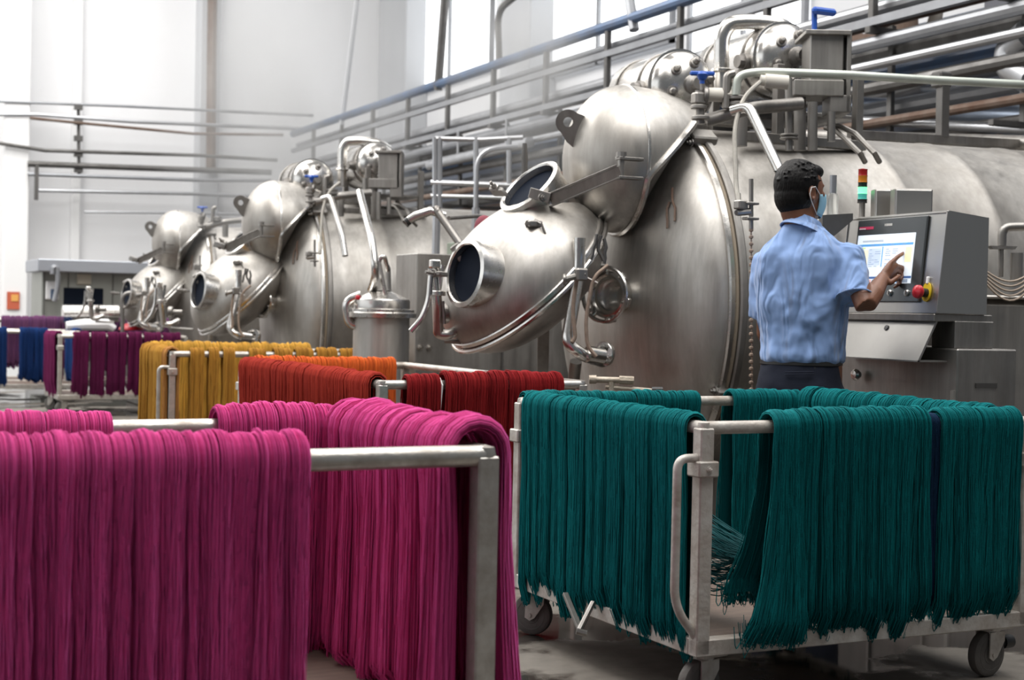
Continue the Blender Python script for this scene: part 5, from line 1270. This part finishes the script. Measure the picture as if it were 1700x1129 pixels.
# --- trousers, belt, shoes
mb = MB()
loft(mb, [(mz(596), 0, 0, .160, .118), (mz(604), 0, 0, .163, .120), (mz(640), -.006, 0, .172, .130), (mz(680), -.006, 0, .176, .128), (mz(705), 0, 0, .165, .11)], 40, 2.4)
for s in (-1, 1): mb.tube([base+Lt*s*.088+Z*.84, base+Lt*s*.10+Z*.50+F*.01, base+Lt*s*.108+Z*.06], [.098, .080, .072], 24)
tr = remesh(mb.build('trousers', TROU, man), .009, 4, (.10, .012))
mb = MB(); q = P(1330, 621, 6.02)
def tr_pt(x, y):     # point on the seat of the trousers
    best = None
    for i in range(400):
        p = P(x, y, 5.9+i*.002); dd = p-base; f_ = dd.dot(F)+.006; l_ = dd.dot(Lt)
        if (abs(f_)/.132)**2.4+(abs(l_)/.175)**2.4 < 1: return p
    return P(x, y, 6.1)
mb.tube([tr_pt(x, 618-(x-1305)*.02)-away*.003 for x in range(1303, 1352, 6)], .003, 6); mb.tube([tr_pt(x, 622-(x-1305)*.02)-away*.003 for x in range(1303, 1352, 6)], .0025, 6)
mb.build('back_pocket', TROU, tr)
MB().lathe([(.004, 0), (.004, .002), (0, .002)], tr_pt(1353, 611), -away, 10).build('pocket_button', BLACK, tr)
mb = MB(); loft(mb, [(mz(606), 0, 0, .166, .123), (mz(605), 0, 0, .168, .125), (mz(594), 0, 0, .166, .123)], 40, 2.4); mb.build('belt', BLACK, man)
for s in (-1, 1):
    mb = MB(); a = base+Lt*s*.11-F*.05+Z*.045; limb(mb, [a, base+Lt*s*.115+F*.07+Z*.045, base+Lt*s*.12+F*.17+Z*.036], [.043, .044, .034], 14)
    mb.box(base+Lt*s*.115+F*.06+Z*.013, (.29, .085, .024), (F, Lt, Z), .008); remesh(mb.build('shoe', BLACK, man), .008, 3)

# ================================================================ STEAM
def steam(name, c, size, dens, label, nscale=1.2, seed=0):
    mb = MB(); vs = []; fs = []
    sphx = MB(); c = Vector(c)
    seg, rg = 24, 14; vs = [c+Z*size[2]]
    for i in range(1, rg):
        t = math.pi*i/rg
        for k in range(seg):
            a = 2*math.pi*k/seg; vs.append(c+Vector((size[0]*math.sin(t)*math.cos(a), size[1]*math.sin(t)*math.sin(a), size[2]*math.cos(t))))
    vs.append(c-Z*size[2])
    for k in range(seg):
        fs.append((0, 1+k, 1+(k+1) % seg)); fs.append((len(vs)-1, 1+(rg-2)*seg+(k+1) % seg, 1+(rg-2)*seg+k))
    for i in range(rg-2):
        for k in range(seg): a = 1+i*seg+k; b = 1+i*seg+(k+1) % seg; fs.append((a, a+seg, b+seg, b))
    m = bpy.data.materials.new(name+'_vapour'); m.use_nodes = True; nt = m.node_tree; nt.nodes.remove(nt.nodes['Principled BSDF'])
    out = [n for n in nt.nodes if n.type == 'OUTPUT_MATERIAL'][0]; v = nt.nodes.new('ShaderNodeVolumePrincipled'); nt.links.new(v.outputs[0], out.inputs['Volume'])
    v.inputs['Color'].default_value = (.97, .97, .97, 1); v.inputs['Anisotropy'].default_value = .1
    tc = nt.nodes.new('ShaderNodeTexCoord'); n = nt.nodes.new('ShaderNodeTexNoise'); n.inputs['Scale'].default_value = nscale; n.inputs['Detail'].default_value = 3; n.inputs['Distortion'].default_value = .6
    mp = nt.nodes.new('ShaderNodeMapping'); mp.inputs['Scale'].default_value = (1, 1, .55); mp.inputs['Location'].default_value = (seed, seed*.7, 0)
    nt.links.new(tc.outputs['Object'], mp.inputs[0]); nt.links.new(mp.outputs[0], n.inputs[0])
    # soft fall-off from the centre
    mg = nt.nodes.new('ShaderNodeMapping'); mg.inputs['Scale'].default_value = (1/size[0], 1/size[1], 1/size[2]); nt.links.new(tc.outputs['Object'], mg.inputs[0])
    gr = nt.nodes.new('ShaderNodeTexGradient'); gr.gradient_type = 'SPHERICAL'; nt.links.new(mg.outputs[0], gr.inputs[0])
    mr = nt.nodes.new('ShaderNodeMapRange'); mr.inputs[1].default_value = .40; mr.inputs[2].default_value = .68; nt.links.new(n.outputs[0], mr.inputs[0])
    mu = nt.nodes.new('ShaderNodeMath'); mu.operation = 'MULTIPLY'; nt.links.new(gr.outputs['Fac'], mu.inputs[0]); nt.links.new(mr.outputs[0], mu.inputs[1])
    m2 = nt.nodes.new('ShaderNodeMath'); m2.operation = 'MULTIPLY'; m2.inputs[1].default_value = dens; nt.links.new(mu.outputs[0], m2.inputs[0]); nt.links.new(m2.outputs[0], v.inputs['Density'])
    mb.add(vs, fs); o = mb.build(name, m, loc=tuple(c)); tag(o, label, 'steam', kind='stuff'); return o
steam('steam_cloud', P(485, 185, 15.0), (1.4, 1.9, 2.2), 1.3, 'white steam drifting up over the middle and farthest vessels', .9, 3)
steam('steam_cloud', P(868, 150, 9.6), (.55, .7, .75), 2.6, 'smaller grey steam puff before the overhead rack left of the nearest vessel', 2.2, 7)
